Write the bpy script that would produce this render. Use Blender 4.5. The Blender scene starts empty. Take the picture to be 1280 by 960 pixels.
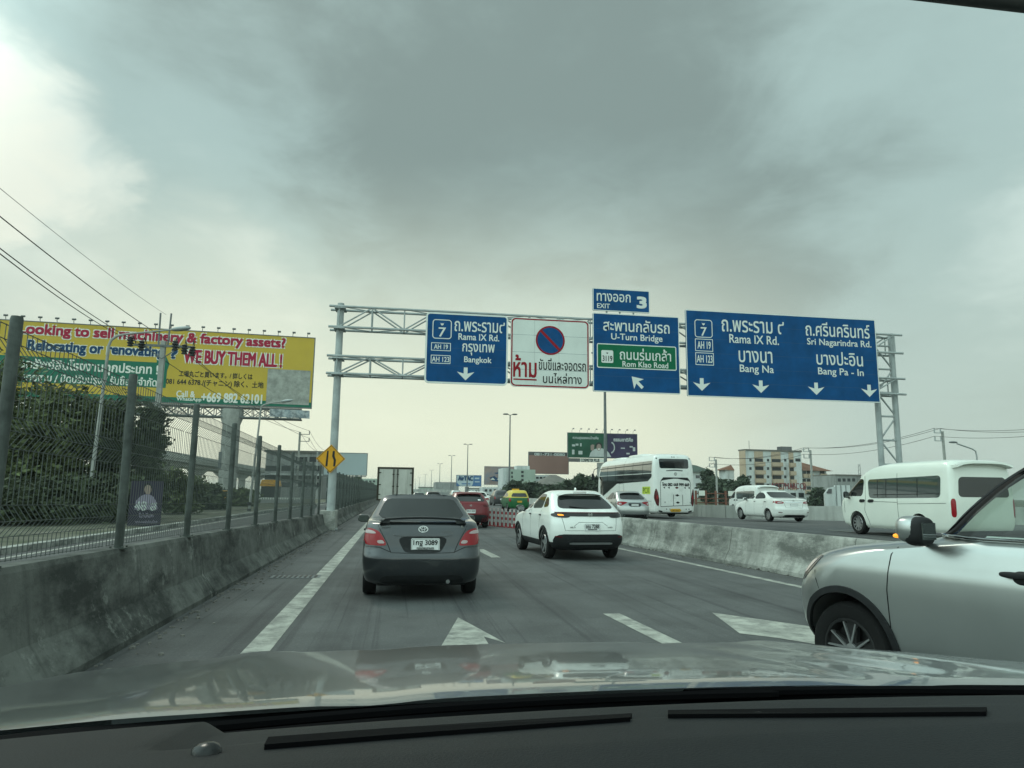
import bpy, math, random
import numpy as np
from mathutils import Vector, Matrix
from mathutils.bvhtree import BVHTree

random.seed(7)
rng = np.random.default_rng(7)
S = bpy.context.scene
COL = S.collection
R = math.radians
PI = math.pi

# ------------------------------------------------------------------ camera
CAM_H = 1.5
F_PX, PITCH, YAW, ROLL = 887.0, R(8.76), R(9.08), 0.012
cam_d = bpy.data.cameras.new('camera')
cam = bpy.data.objects.new('camera', cam_d)
COL.objects.link(cam)
S.camera = cam
cam_d.sensor_width = 36.0
cam_d.lens = F_PX / 1280.0 * 36.0
cam_d.clip_start = 0.05
cam_d.clip_end = 6000
fwd = Vector((math.sin(YAW) * math.cos(PITCH), math.cos(YAW) * math.cos(PITCH), math.sin(PITCH)))
rt0 = Vector((math.cos(YAW), -math.sin(YAW), 0))
up0 = rt0.cross(fwd)
rt = rt0 * math.cos(ROLL) + up0 * math.sin(ROLL)
up = up0 * math.cos(ROLL) - rt0 * math.sin(ROLL)
cam.matrix_world = Matrix(((rt.x, up.x, -fwd.x, 0), (rt.y, up.y, -fwd.y, 0), (rt.z, up.z, -fwd.z, CAM_H), (0, 0, 0, 1)))


def ray(x, y):
    return fwd * F_PX + rt * (x - 640) - up * (y - 480)


def at(x, y, Y):
    """point at distance Y along the road that the photograph shows at x, y"""
    d = ray(x, y)
    return Vector((0, 0, CAM_H)) + d * (Y / d.y)


def gr(x, y, z=0.0):
    d = ray(x, y)
    return Vector((0, 0, CAM_H)) + d * ((z - CAM_H) / d.z)


# ------------------------------------------------------------------ sky, sun, exposure
SUN_AZ, SUN_EL = R(-24), R(46)          # azimuth from +Y (road direction), negative = left
W = bpy.data.worlds.new('World')
S.world = W
W.use_nodes = True
NT = W.node_tree
NT.nodes.clear()


def nd(t, **kw):
    n = NT.nodes.new(t)
    for k, v in kw.items():
        setattr(n, k, v)
    return n


def ln(a, b):
    NT.links.new(a, b)


def mth(op, a, b=None, c=None, clamp=False):
    n = nd('ShaderNodeMath', operation=op)
    n.use_clamp = clamp
    for i, v in enumerate((a, b, c)):
        if v is None:
            continue
        if isinstance(v, (int, float)):
            n.inputs[i].default_value = v
        else:
            ln(v, n.inputs[i])
    return n.outputs[0]


def mixc(fac, a, b, blend='MIX'):
    n = nd('ShaderNodeMix', data_type='RGBA', blend_type=blend)
    for i, v in ((0, fac), (6, a), (7, b)):
        if isinstance(v, (int, float)):
            n.inputs[i].default_value = v
        elif isinstance(v, tuple):
            n.inputs[i].default_value = (*v, 1)
        else:
            ln(v, n.inputs[i])
    return n.outputs[2]


def smooth(v, lo, hi):
    n = nd('ShaderNodeMapRange', interpolation_type='SMOOTHSTEP')
    ln(v, n.inputs[0])
    n.inputs[1].default_value = lo
    n.inputs[2].default_value = hi
    return n.outputs[0]


tc = nd('ShaderNodeTexCoord')
DIR = tc.outputs['Generated']
sp = nd('ShaderNodeSeparateXYZ')
ln(DIR, sp.inputs[0])
dx, dy, dz = sp.outputs


def dot(v):
    n = nd('ShaderNodeVectorMath', operation='DOT_PRODUCT')
    ln(DIR, n.inputs[0])
    n.inputs[1].default_value = Vector(v).normalized()
    return n.outputs['Value']


zc = mth('ADD', mth('MAXIMUM', dz, 0.0), 0.22)
pl = nd('ShaderNodeCombineXYZ')
ln(mth('DIVIDE', dx, zc), pl.inputs[0])
ln(mth('DIVIDE', dy, zc), pl.inputs[1])


def noise(vec, scale, detail, rough, off=(0, 0, 0), dist=0.0, stretch=(1, 1, 1), rot=0.0):
    m = nd('ShaderNodeMapping')
    ln(vec, m.inputs[0])
    m.inputs[1].default_value = off
    m.inputs[2].default_value = (0, 0, rot)
    m.inputs[3].default_value = stretch
    n = nd('ShaderNodeTexNoise')
    ln(m.outputs[0], n.inputs['Vector'])
    n.inputs['Scale'].default_value = scale
    n.inputs['Detail'].default_value = detail
    n.inputs['Roughness'].default_value = rough
    n.inputs['Distortion'].default_value = dist
    return n.outputs[0]


CLOUD_DARK = (0.225, 0.30, 0.285)
CLOUD_MID = (0.385, 0.525, 0.505)
CLOUD_LIGHT = (0.60, 0.74, 0.70)
n1 = noise(pl.outputs[0], 0.85, 6, 0.55, (3.1, 1.7, 0), 0.25, (1, 0.8, 1))
n2 = noise(pl.outputs[0], 2.6, 9, 0.6, (0.4, 6.2, 0), 0.35)
n4 = noise(pl.outputs[0], 6.5, 9, 0.62, (5.3, 2.1, 0), 0.6)
nn = mth('ADD', mth('ADD', mth('MULTIPLY', n1, 0.58), mth('MULTIPLY', n2, 0.36)), mth('MULTIPLY', n4, 0.10))
nn = mth('SUBTRACT', nn, 0.02)
d_dark = ray(790, 180).normalized()
d_tl = ray(-10, 215).normalized()
d_tr = ray(1180, 40).normalized()
d_hz = ray(500, 530).normalized()
dark_blob = smooth(dot(d_dark), 0.86, 1.0)
n3 = noise(pl.outputs[0], 5.5, 10, 0.62, (2.7, 0.9, 0), 0.5)
rag = mth('ADD', mth('MULTIPLY', mth('SUBTRACT', n2, 0.5), 1.0), mth('MULTIPLY', mth('SUBTRACT', n3, 0.5), 0.7))


def blobn(px, py, deg, amt):
    d_ = dot(ray(px, py).normalized())
    c0 = math.cos(R(deg))
    return smooth(mth('ADD', d_, mth('MULTIPLY', rag, amt * (1 - c0))), c0 - (1 - c0) * .45, 1.0 - (1 - c0) * .25)


tl_blob = blobn(-25, 180, 7.5, 1.5)
tl_blob = mth('MAXIMUM', tl_blob, mth('MULTIPLY', blobn(75, 205, 5.0, 3.0), 0.62))
tl_blob = mth('MAXIMUM', tl_blob, mth('MULTIPLY', blobn(50, 295, 6.5, 2.4), 0.50))
tl_blob = mth('MAXIMUM', tl_blob, mth('MULTIPLY', blobn(265, 390, 8.0, 2.6), 0.42))
low_blob = smooth(mth('ADD', dot(ray(705, 345).normalized()), mth('MULTIPLY', mth('SUBTRACT', n2, 0.5), 0.08)), 0.965, 1.0)
tr_blob = smooth(dot(d_tr), 0.93, 1.0)
hz_blob = smooth(dot(d_hz), 0.80, 0.975)
# cloud thickness: 0 thin and bright, 1 thick and dark
thick = mth('ADD', mth('MULTIPLY', mth('SUBTRACT', nn, 0.5), 2.1), 0.47)
thick = mth('ADD', thick, mth('MULTIPLY', dark_blob, 0.50))
thick = mth('SUBTRACT', thick, mth('MULTIPLY', tl_blob, 0.52))
thick = mth('SUBTRACT', thick, mth('MULTIPLY', tr_blob, 0.34))
thick = mth('ADD', thick, mth('MULTIPLY', smooth(dot(ray(310, 150).normalized()), 0.955, 1.0), 0.16))
thick = mth('SUBTRACT', thick, mth('MULTIPLY', low_blob, 0.30))
cr = nd('ShaderNodeValToRGB')
ln(thick, cr.inputs[0])
cr.color_ramp.interpolation = 'EASE'
e = cr.color_ramp.elements
e[0].position, e[0].color = 0.0, (*CLOUD_LIGHT, 1)
e[1].position, e[1].color = 0.95, (*CLOUD_DARK, 1)
m_ = e.new(0.45)
m_.color = (*CLOUD_MID, 1)
# hazy band at the horizon, warm ahead on the left where the sun stands behind the cloud
hz_right = (0.50, 0.60, 0.53)
hz_left = (0.83, 0.87, 0.67)
hcol = mixc(hz_blob, hz_right, hz_left)
hfac = mth('SUBTRACT', 1.0, smooth(dz, 0.04, 0.46))
hfac = mth('MULTIPLY', hfac, mth('ADD', 0.72, mth('MULTIPLY', hz_blob, 0.2)), clamp=True)
cl = mixc(hfac, cr.outputs[0], hcol)
glow = mth('MULTIPLY', mth('MULTIPLY', tl_blob, mth('SUBTRACT', 1.0, thick, clamp=True)), 0.48)
cl = mixc(glow, cl, (0.98, 0.95, 0.78))
# added fill: the unseen sky overhead and to the rear is brightened
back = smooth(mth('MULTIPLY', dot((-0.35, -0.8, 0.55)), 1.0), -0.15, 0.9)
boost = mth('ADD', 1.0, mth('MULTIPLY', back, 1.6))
# added soft glow in the unseen sky on the left, for light and reflections
side_glow = smooth(dot((math.sin(R(-78)) * math.cos(R(38)), math.cos(R(-78)) * math.cos(R(38)), math.sin(R(38)))), 0.66, 1.0)
boost = mth('ADD', boost, mth('MULTIPLY', side_glow, 2.0))
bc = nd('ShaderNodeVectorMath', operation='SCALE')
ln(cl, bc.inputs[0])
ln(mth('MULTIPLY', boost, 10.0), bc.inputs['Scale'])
sky = nd('ShaderNodeTexSky', sky_type='NISHITA')
sky.sun_disc = False
sky.sun_elevation = SUN_EL
sky.sun_rotation = SUN_AZ
sky.air_density = 2.0
sky.dust_density = 1.0
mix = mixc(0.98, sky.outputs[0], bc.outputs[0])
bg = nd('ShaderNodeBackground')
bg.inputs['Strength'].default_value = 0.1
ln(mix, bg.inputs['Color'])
wo = nd('ShaderNodeOutputWorld')
ln(bg.outputs[0], wo.inputs['Surface'])

sl = bpy.data.lights.new('sun', 'SUN')
sl.energy = 0.55
sl.angle = R(12)
sl.color = (1.0, 0.98, 0.84)
so = bpy.data.objects.new('sun', sl)
COL.objects.link(so)
sd = Vector((math.sin(SUN_AZ) * math.cos(SUN_EL), math.cos(SUN_AZ) * math.cos(SUN_EL), math.sin(SUN_EL)))
so.rotation_euler = sd.to_track_quat('Z', 'Y').to_euler()
so.location = sd * 50 + Vector((0, 0, 20))

S.view_settings.view_transform = 'Standard'
S.view_settings.look = 'None'
S.view_settings.exposure = 0.1
S.view_settings.gamma = 1.0
S.view_settings.use_curve_mapping = False


# ------------------------------------------------------------------ materials
def M_(name, color, rough=0.6, metal=0.0, spec=0.3, coat=0.0, var=0.0, vscale=3.0, bump=0.0, bscale=40.0,
       dirt=None, dscale=1.5, damt=0.5, streak=False, emit=None):
    m = bpy.data.materials.new(name)
    m.use_nodes = True
    t = m.node_tree
    b = t.nodes['Principled BSDF']
    b.inputs['Base Color'].default_value = (*color, 1)
    b.inputs['Roughness'].default_value = rough
    b.inputs['Metallic'].default_value = metal
    b.inputs['Specular IOR Level'].default_value = spec
    b.inputs['Coat Weight'].default_value = coat
    b.inputs['Coat Roughness'].default_value = 0.04
    co = t.nodes.new('ShaderNodeTexCoord')
    last = None

    def tn(scale, detail, stretch=(1, 1, 1), rough_=0.6):
        mp = t.nodes.new('ShaderNodeMapping')
        mp.inputs[3].default_value = stretch
        t.links.new(co.outputs['Object'], mp.inputs[0])
        n = t.nodes.new('ShaderNodeTexNoise')
        n.inputs['Scale'].default_value = scale
        n.inputs['Detail'].default_value = detail
        n.inputs['Roughness'].default_value = rough_
        t.links.new(mp.outputs[0], n.inputs['Vector'])
        return n.outputs[0]

    def mx(fac, a, bb, lo=0.35, hi=0.65):
        r = t.nodes.new('ShaderNodeMapRange')
        r.inputs[1].default_value = lo
        r.inputs[2].default_value = hi
        t.links.new(fac, r.inputs[0])
        k = t.nodes.new('ShaderNodeMix')
        k.data_type = 'RGBA'
        t.links.new(r.outputs[0], k.inputs[0])
        for i, v in ((6, a), (7, bb)):
            if isinstance(v, tuple):
                k.inputs[i].default_value = (*v, 1)
            else:
                t.links.new(v, k.inputs[i])
        return k.outputs[2]

    if var > 0:
        c0 = tuple(max(0, c * (1 - var)) for c in color)
        c1 = tuple(min(1, c * (1 + var)) for c in color)
        last = mx(tn(vscale, 8), c0, c1)
    if dirt is not None:
        st = (2.2, 2.2, 0.22) if streak else (1, 1, 1)
        dd = tn(dscale, 10, st, 0.7)
        last = mx(dd, last if last is not None else color, dirt, 0.62 - damt * 0.35, 0.72)
    if last is not None:
        t.links.new(last, b.inputs['Base Color'])
    if bump > 0:
        bn = t.nodes.new('ShaderNodeBump')
        bn.inputs['Strength'].default_value = bump
        bn.inputs['Distance'].default_value = 0.01
        t.links.new(tn(bscale, 6), bn.inputs['Height'])
        t.links.new(bn.outputs[0], b.inputs['Normal'])
    if emit:
        b.inputs['Emission Color'].default_value = (*emit[:3], 1)
        b.inputs['Emission Strength'].default_value = emit[3]
    return m


def srgb(r, g, b):
    f = lambda v: (v / 255 / 12.92) if v <= 10.3 else ((v / 255 + 0.055) / 1.055) ** 2.4
    return (f(r), f(g), f(b))


MAT = {}


def mt(key, *a, **k):
    if key not in MAT:
        MAT[key] = M_(key, *a, **k)
    return MAT[key]


mt('galv', (0.33, 0.36, 0.355), 0.55, 0.2, var=0.15, vscale=2)
mt('galv_dark', (0.14, 0.155, 0.155), 0.6, 0.2, var=0.2, vscale=3)
mt('post_grey', (0.075, 0.088, 0.080), 0.65, 0.1, var=0.4, vscale=6, dirt=(0.03, 0.035, 0.03), dscale=3, damt=0.6, streak=True)
mt('wire', (0.075, 0.088, 0.082), 0.55, 0.2)
mt('cable', (0.02, 0.022, 0.022), 0.6)
mt('concrete', (0.34, 0.345, 0.32), 0.9, var=0.25, vscale=1.4, bump=0.5, bscale=25, dirt=(0.07, 0.075, 0.068), dscale=1.3, damt=0.75, streak=True)
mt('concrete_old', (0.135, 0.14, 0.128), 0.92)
mt('concrete_pale', (0.42, 0.43, 0.40), 0.9, var=0.12, vscale=0.7, dirt=(0.22, 0.22, 0.2), dscale=0.5, damt=0.4, streak=True)
mt('pole_concrete', (0.30, 0.31, 0.29), 0.9, var=0.15, vscale=2)
mt('sign_blue', (0.003, 0.062, 0.185), 0.55, spec=0.1, var=0.16, vscale=1.4)
mt('sign_green', (0.006, 0.125, 0.058), 0.55, spec=0.1, var=0.08, vscale=1.2)
mt('sign_white', (0.62, 0.66, 0.62), 0.5, var=0.06, vscale=0.8)
mt('sign_letter', (0.66, 0.70, 0.66), 0.5, spec=0.1)
mt('sign_red', (0.26, 0.012, 0.02), 0.55, spec=0.1)
mt('sign_black', (0.012, 0.014, 0.014), 0.6)
mt('sign_back', (0.3, 0.32, 0.32), 0.5, 0.4)
mt('warn_yellow', (0.62, 0.30, 0.012), 0.5, var=0.08, vscale=4)
mt('tyre', (0.010, 0.010, 0.010), 0.8, spec=0.2, bump=0.3, bscale=60)
mt('rim', (0.42, 0.43, 0.43), 0.3, 0.8)
mt('rim_dark', (0.03, 0.03, 0.03), 0.45, 0.4)
mt('black_plastic', (0.014, 0.015, 0.016), 0.6, spec=0.25, var=0.2, vscale=12)
mt('black_gloss', (0.006, 0.006, 0.007), 0.12, coat=0.5)
mt('glass', (0.008, 0.010, 0.010), 0.05, spec=0.6)
mt('glass_light', (0.05, 0.06, 0.058), 0.04, spec=1.0, coat=1.0)
mt('seam', (0.008, 0.008, 0.008), 0.9)
mt('chrome', (0.6, 0.62, 0.62), 0.12, 1.0)
mt('lamp_red', (0.26, 0.004, 0.010), 0.2, coat=0.35)
mt('lamp_dark_red', (0.075, 0.003, 0.006), 0.2, coat=0.3)
mt('lamp_clear', (0.42, 0.33, 0.33), 0.15, coat=0.6)
mt('lamp_smoke', (0.012, 0.010, 0.010), 0.2, coat=0.2)
mt('lamp_amber', (0.75, 0.22, 0.01), 0.3, emit=(1.0, 0.35, 0.03, 1.2))
mt('amber', (0.6, 0.25, 0.05), 0.2, coat=1.0)
mt('plate_white', (0.72, 0.74, 0.72), 0.5)
mt('plate_yellow', (0.62, 0.34, 0.03), 0.5)
mt('paint_white', (0.74, 0.76, 0.72), 0.35, coat=0.8, dirt=(.60, .61, .57), dscale=1.6, damt=.2)
mt('paint_cream', (0.70, 0.73, 0.66), 0.35, coat=0.8, var=0.03, vscale=1.0)
mt('paint_grey', (0.034, 0.038, 0.042), 0.30, 0.6, coat=1.0, dirt=(.055, .056, .054), dscale=2.5, damt=.25)
mt('paint_silver', (0.42, 0.445, 0.435), 0.30, 0.85, coat=0.5, var=.05, vscale=1.5)
mt('paint_red', (0.14, 0.005, 0.010), 0.35, coat=0.35)
mt('paint_dark', (0.03, 0.032, 0.034), 0.3, coat=0.8)
mt('taxi_green', (0.008, 0.11, 0.03), 0.4, coat=0.3)
mt('taxi_yellow', (0.60, 0.47, 0.06), 0.4, coat=0.3)
mt('underbody', (0.006, 0.006, 0.006), 0.9)
mt('leaf', (0.085, 0.105, 0.046), 0.7, var=0.5, vscale=0.8, spec=.15)
mt('leaf_dark', (0.052, 0.066, 0.036), 0.7, var=0.5, vscale=1.0, spec=.15)
mt('leaf_far', (0.040, 0.058, 0.034), 0.7, var=0.4, vscale=0.5)
mt('bark', (0.10, 0.085, 0.065), 0.9, var=0.3, vscale=5)


# ------------------------------------------------------------------ mesh helpers
class MB:
    def __init__(self):
        self.v, self.f, self.m = [], [], []

    def add(self, vs, fs, mi=0):
        o = len(self.v)
        self.v += [tuple(p) for p in vs]
        self.f += [tuple(i + o for i in q) for q in fs]
        self.m += [mi] * len(fs)
        return self

    def box(self, x0, x1, y0, y1, z0, z1, mi=0):
        vs = [(x, y, z) for z in (z0, z1) for y in (y0, y1) for x in (x0, x1)]
        return self.add(vs, [(0, 2, 3, 1), (4, 5, 7, 6), (0, 1, 5, 4), (2, 6, 7, 3), (0, 4, 6, 2), (1, 3, 7, 5)], mi)

    def obox(self, c, ax, ay, az, mi=0):
        c, ax, ay, az = map(Vector, (c, ax, ay, az))
        vs = [c + ax * i + ay * j + az * k for k in (-1, 1) for j in (-1, 1) for i in (-1, 1)]
        return self.add(vs, [(0, 2, 3, 1), (4, 5, 7, 6), (0, 1, 5, 4), (2, 6, 7, 3), (0, 4, 6, 2), (1, 3, 7, 5)], mi)

    def tube(self, pts, r, n=8, mi=0, caps=True):
        pts = [Vector(p) for p in pts]
        rs = r if isinstance(r, (list, tuple)) else [r] * len(pts)
        vs, fs = [], []
        prev = None
        for i, p in enumerate(pts):
            a = pts[max(0, i - 1)]
            b = pts[min(len(pts) - 1, i + 1)]
            t = (b - a).normalized()
            if prev is None:
                u = t.orthogonal().normalized()
                if abs(t.z) < 0.99:
                    u = t.cross(Vector((0, 0, 1))).normalized()
            else:
                u = (prev - t * prev.dot(t)).normalized()
            prev = u
            w = t.cross(u)
            for k in range(n):
                an = 2 * PI * (k + 0.5) / n
                vs.append(p + (u * math.cos(an) + w * math.sin(an)) * rs[i])
        for i in range(len(pts) - 1):
            for k in range(n):
                a, b = i * n + k, i * n + (k + 1) % n
                fs.append((a, b, b + n, a + n))
        if caps:
            fs.append(tuple(range(n - 1, -1, -1)))
            fs.append(tuple(range((len(pts) - 1) * n, len(pts) * n)))
        return self.add(vs, fs, mi)

    def prism(self, poly, fn, mi=0):
        """poly: 2D outline, fn(u, v, k) -> 3D for the two ends k = 0, 1"""
        n = len(poly)
        vs = [fn(u, v, 0) for u, v in poly] + [fn(u, v, 1) for u, v in poly]
        fs = [tuple(range(n)), tuple(range(2 * n - 1, n - 1, -1))]
        fs += [(i, i + n, (i + 1) % n + n, (i + 1) % n) for i in range(n)]
        return self.add(vs, fs, mi)

    def lathe(self, prof, c=(0, 0, 0), axis='z', n=24, mi=0):
        """prof: list of (radius, height along the axis)"""
        c = Vector(c)
        vs, fs = [], []
        for r_, h in prof:
            for k in range(n):
                a = 2 * PI * k / n
                p = (r_ * math.cos(a), r_ * math.sin(a), h)
                if axis == 'x':
                    p = (p[2], p[0], p[1])
                elif axis == 'y':
                    p = (p[1], p[2], p[0])
                vs.append(c + Vector(p))
        for i in range(len(prof) - 1):
            for k in range(n):
                a, b = i * n + k, i * n + (k + 1) % n
                fs.append((a, b, b + n, a + n))
        return self.add(vs, fs, mi)

    def build(self, name, mats, parent=None, smooth=None):
        me = bpy.data.meshes.new(name)
        me.from_pydata(self.v, [], self.f)
        if not isinstance(mats, (list, tuple)):
            mats = [mats]
        for m in mats:
            me.materials.append(MAT[m] if isinstance(m, str) else m)
        me.polygons.foreach_set('material_index', self.m)
        if smooth is not None:
            me.polygons.foreach_set('use_smooth', [True] * len(me.polygons))
            me.update()
            me.set_sharp_from_angle(angle=R(smooth))
        me.update()
        o = bpy.data.objects.new(name, me)
        COL.objects.link(o)
        if parent is not None:
            o.parent = parent
        return o


def tag(o, label=None, cat=None, group=None, kind=None):
    if label:
        o['label'] = label
    if cat:
        o['category'] = cat
    if group:
        o['group'] = group
    if kind:
        o['kind'] = kind
    return o


def thing(name, label, cat, loc=(0, 0, 0), rz=0.0, group=None):
    o = bpy.data.objects.new(name, None)
    o.empty_display_size = 0.2
    COL.objects.link(o)
    o.location = loc
    o.rotation_euler = (0, 0, rz)
    return tag(o, label, cat, group)


def copy_tree(o, parent=None):
    c = o.copy()
    COL.objects.link(c)
    c.parent = parent
    for ch in list(o.children):
        copy_tree(ch, c)
    return c


_tx = {}


def text_geo(s):
    """outline mesh of a piece of writing, in a unit box, and its width / height"""
    if s in _tx:
        return _tx[s]
    c = bpy.data.curves.new('t', 'FONT')
    c.body = s
    c.resolution_u = 3
    o = bpy.data.objects.new('t', c)
    COL.objects.link(o)
    bpy.context.view_layer.update()
    me = bpy.data.meshes.new_from_object(o.evaluated_get(bpy.context.evaluated_depsgraph_get()))
    v = [(p.co.x, p.co.y) for p in me.vertices]
    f = [tuple(p.vertices) for p in me.polygons]
    bpy.data.objects.remove(o)
    bpy.data.curves.remove(c)
    bpy.data.meshes.remove(me)
    xs, ys = [p[0] for p in v], [p[1] for p in v]
    x0, x1, y0, y1 = min(xs), max(xs), min(ys), max(ys)
    g = [((x - x0) / (x1 - x0), (y - y0) / (y1 - y0)) for x, y in v]
    _tx[s] = (g, f, (x1 - x0) / (y1 - y0))
    return _tx[s]


def text_words(s):
    """the same outline mesh divided into its words"""
    g, f, asp = text_geo(s)
    if ' ' not in s:
        return [(g, f)]
    par = list(range(len(g)))

    def find(i):
        while par[i] != i:
            par[i] = par[par[i]]
            i = par[i]
        return i
    for q in f:
        for i in q[1:]:
            par[find(i)] = find(q[0])
    isl = {}
    for q in f:
        isl.setdefault(find(q[0]), []).append(q)
    iv = sorted((min(g[i][0] for q in fs for i in q), max(g[i][0] for q in fs for i in q), k) for k, fs in isl.items())
    words, end = [], -1
    for a, b, k in iv:
        if not words or (a - end) * asp > 0.22:
            words.append([])
        words[-1] += isl[k]
        end = max(end, b)
    out = []
    for w in words:
        idx = sorted({i for q in w for i in q})
        m = {i: n for n, i in enumerate(idx)}
        out.append(([g[i] for i in idx], [tuple(m[i] for i in q) for q in w]))
    return out


def put_geo(mb, g, f, x0, x1, z0, z1, y, bold):
    offs = [(0, 0)] if not bold else [(a * bold, b * bold) for a, b in ((-1, -1), (1, -1), (-1, 1), (1, 1), (0, 0))]
    for j, (ox, oz) in enumerate(offs):
        mb.add([(x0 + u * (x1 - x0) + ox, y - j * 0.0012, z0 + v * (z1 - z0) + oz) for u, v in g], f)
    return mb


def put_text(mb, s, x0, x1, z0, z1, y, mi=0, bold=0.0, th=0.004):
    """writing in the box x0..x1, z0..z1 on a plane facing -Y; bold thickens the strokes"""
    g, f, _ = text_geo(s)
    offs = [(0, 0)] if not bold else [(a * bold, b * bold) for a, b in ((-1, -1), (1, -1), (-1, 1), (1, 1), (0, 0))]
    for j, (ox, oz) in enumerate(offs):
        mb.add([(x0 + u * (x1 - x0) + ox, y - j * 0.0012, z0 + v * (z1 - z0) + oz) for u, v in g], f, mi)
    return mb


def rrect(x0, x1, z0, z1, r, n=5):
    out = []
    for cx, cz, a0 in ((x1 - r, z1 - r, 0), (x0 + r, z1 - r, 90), (x0 + r, z0 + r, 180), (x1 - r, z0 + r, 270)):
        for k in range(n + 1):
            a = R(a0 + 90 * k / n)
            out.append((cx + r * math.cos(a), cz + r * math.sin(a)))
    return out


def plate(mb, poly, y, th=0.01, mi=0):
    """flat slab facing -Y from an outline in x, z: front at y, back at y + th"""
    return mb.prism(poly, lambda u, v, k: (u, y + th * k, v), mi)


def ring(mb, outer, inner, y, mi=0, th=0.004):
    n = len(outer)
    vs = [(u, y, v) for u, v in outer] + [(u, y, v) for u, v in inner]
    fs = [(i, (i + 1) % n, (i + 1) % n + n, i + n) for i in range(n)]
    return mb.add(vs, fs, mi)


def grime(m, base, dark, pale, streak=1.0, seed=0.0):
    """old concrete: run-down stains, black mould along the foot and scraped pale patches"""
    t = m.node_tree
    b = t.nodes['Principled BSDF']
    co = t.nodes.new('ShaderNodeTexCoord')

    def n_(scale, st, detail, rough, lo, hi, off=0):
        mp = t.nodes.new('ShaderNodeMapping')
        mp.inputs[1].default_value = (off + seed, off * .7, 0)
        mp.inputs[3].default_value = st
        t.links.new(co.outputs['Object'], mp.inputs[0])
        n = t.nodes.new('ShaderNodeTexNoise')
        n.inputs['Scale'].default_value = scale
        n.inputs['Detail'].default_value = detail
        n.inputs['Roughness'].default_value = rough
        t.links.new(mp.outputs[0], n.inputs['Vector'])
        r = t.nodes.new('ShaderNodeMapRange')
        r.inputs[1].default_value = lo
        r.inputs[2].default_value = hi
        t.links.new(n.outputs[0], r.inputs[0])
        return r.outputs[0]

    def mx(f, a, c, amt=1.0):
        k = t.nodes.new('ShaderNodeMix')
        k.data_type = 'RGBA'
        mm = t.nodes.new('ShaderNodeMath')
        mm.operation = 'MULTIPLY'
        mm.inputs[1].default_value = amt
        t.links.new(f, mm.inputs[0])
        t.links.new(mm.outputs[0], k.inputs[0])
        for i, v in ((6, a), (7, c)):
            if isinstance(v, tuple):
                k.inputs[i].default_value = (*v, 1)
            else:
                t.links.new(v, k.inputs[i])
        return k.outputs[2]
    c = mx(n_(1.1, (1, 1, 1), 8, .65, .38, .62), tuple(v * .75 for v in base), tuple(v * 1.2 for v in base))
    c = mx(n_(1.0, (1, 6, .40), 7, .6, .50, .72, 3), c, dark, .60 * streak)      # narrow run-down streaks
    c = mx(n_(.9, (1, .8, 1.9), 10, .74, .44, .60, 7), c, dark, .92)               # mould blotches
    c = mx(n_(1.5, (1, .8, .9), 10, .78, .57, .66, 13), c, pale, .85)             # scraped patches
    c = mx(n_(14, (1, 1, 1), 5, .7, .60, .74, 19), c, tuple(v * .4 for v in base), .7)
    t.links.new(c, b.inputs['Base Color'])
    bn = t.nodes.new('ShaderNodeBump')
    bn.inputs['Strength'].default_value = .8
    bn.inputs['Distance'].default_value = .012
    t.links.new(n_(16, (1, 1, 1), 8, .7, 0, 1, 5), bn.inputs['Height'])
    t.links.new(bn.outputs[0], b.inputs['Normal'])


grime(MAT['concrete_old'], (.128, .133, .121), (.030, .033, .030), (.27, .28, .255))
grime(MAT['concrete'], (.33, .335, .305), (.10, .105, .095), (.46, .46, .42), .8, 4.0)

mt('trim_black', (.004, .004, .0045), .5, spec=.12)


def clear_glass(name, tint):
    m = bpy.data.materials.new(name)
    m.use_nodes = True
    t = m.node_tree
    t.nodes.clear()
    o = t.nodes.new('ShaderNodeOutputMaterial')
    tr_ = t.nodes.new('ShaderNodeBsdfTransparent')
    tr_.inputs[0].default_value = (*tint, 1)
    gl = t.nodes.new('ShaderNodeBsdfGlossy')
    gl.inputs['Roughness'].default_value = .03
    fr = t.nodes.new('ShaderNodeFresnel')
    fr.inputs[0].default_value = 1.55
    mx_ = t.nodes.new('ShaderNodeMixShader')
    t.links.new(fr.outputs[0], mx_.inputs[0])
    t.links.new(tr_.outputs[0], mx_.inputs[1])
    t.links.new(gl.outputs[0], mx_.inputs[2])
    t.links.new(mx_.outputs[0], o.inputs[0])
    MAT[name] = m


clear_glass('glass_clear', (.80, .86, .82))


def two_sided(name, inner):
    """paint outside, dark lining on the inner face of the shell"""
    m = MAT[name].copy()
    m.name = name + '_lined'
    t = m.node_tree
    b = t.nodes['Principled BSDF']
    o = [n for n in t.nodes if n.type == 'OUTPUT_MATERIAL'][0]
    d = t.nodes.new('ShaderNodeBsdfDiffuse')
    d.inputs[0].default_value = (*inner, 1)
    g_ = t.nodes.new('ShaderNodeNewGeometry')
    k = t.nodes.new('ShaderNodeMixShader')
    t.links.new(g_.outputs['Backfacing'], k.inputs[0])
    t.links.new(b.outputs[0], k.inputs[1])
    t.links.new(d.outputs[0], k.inputs[2])
    t.links.new(k.outputs[0], o.inputs[0])
    MAT[name + '_lined'] = m


two_sided('paint_silver', (.02, .02, .02))


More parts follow.
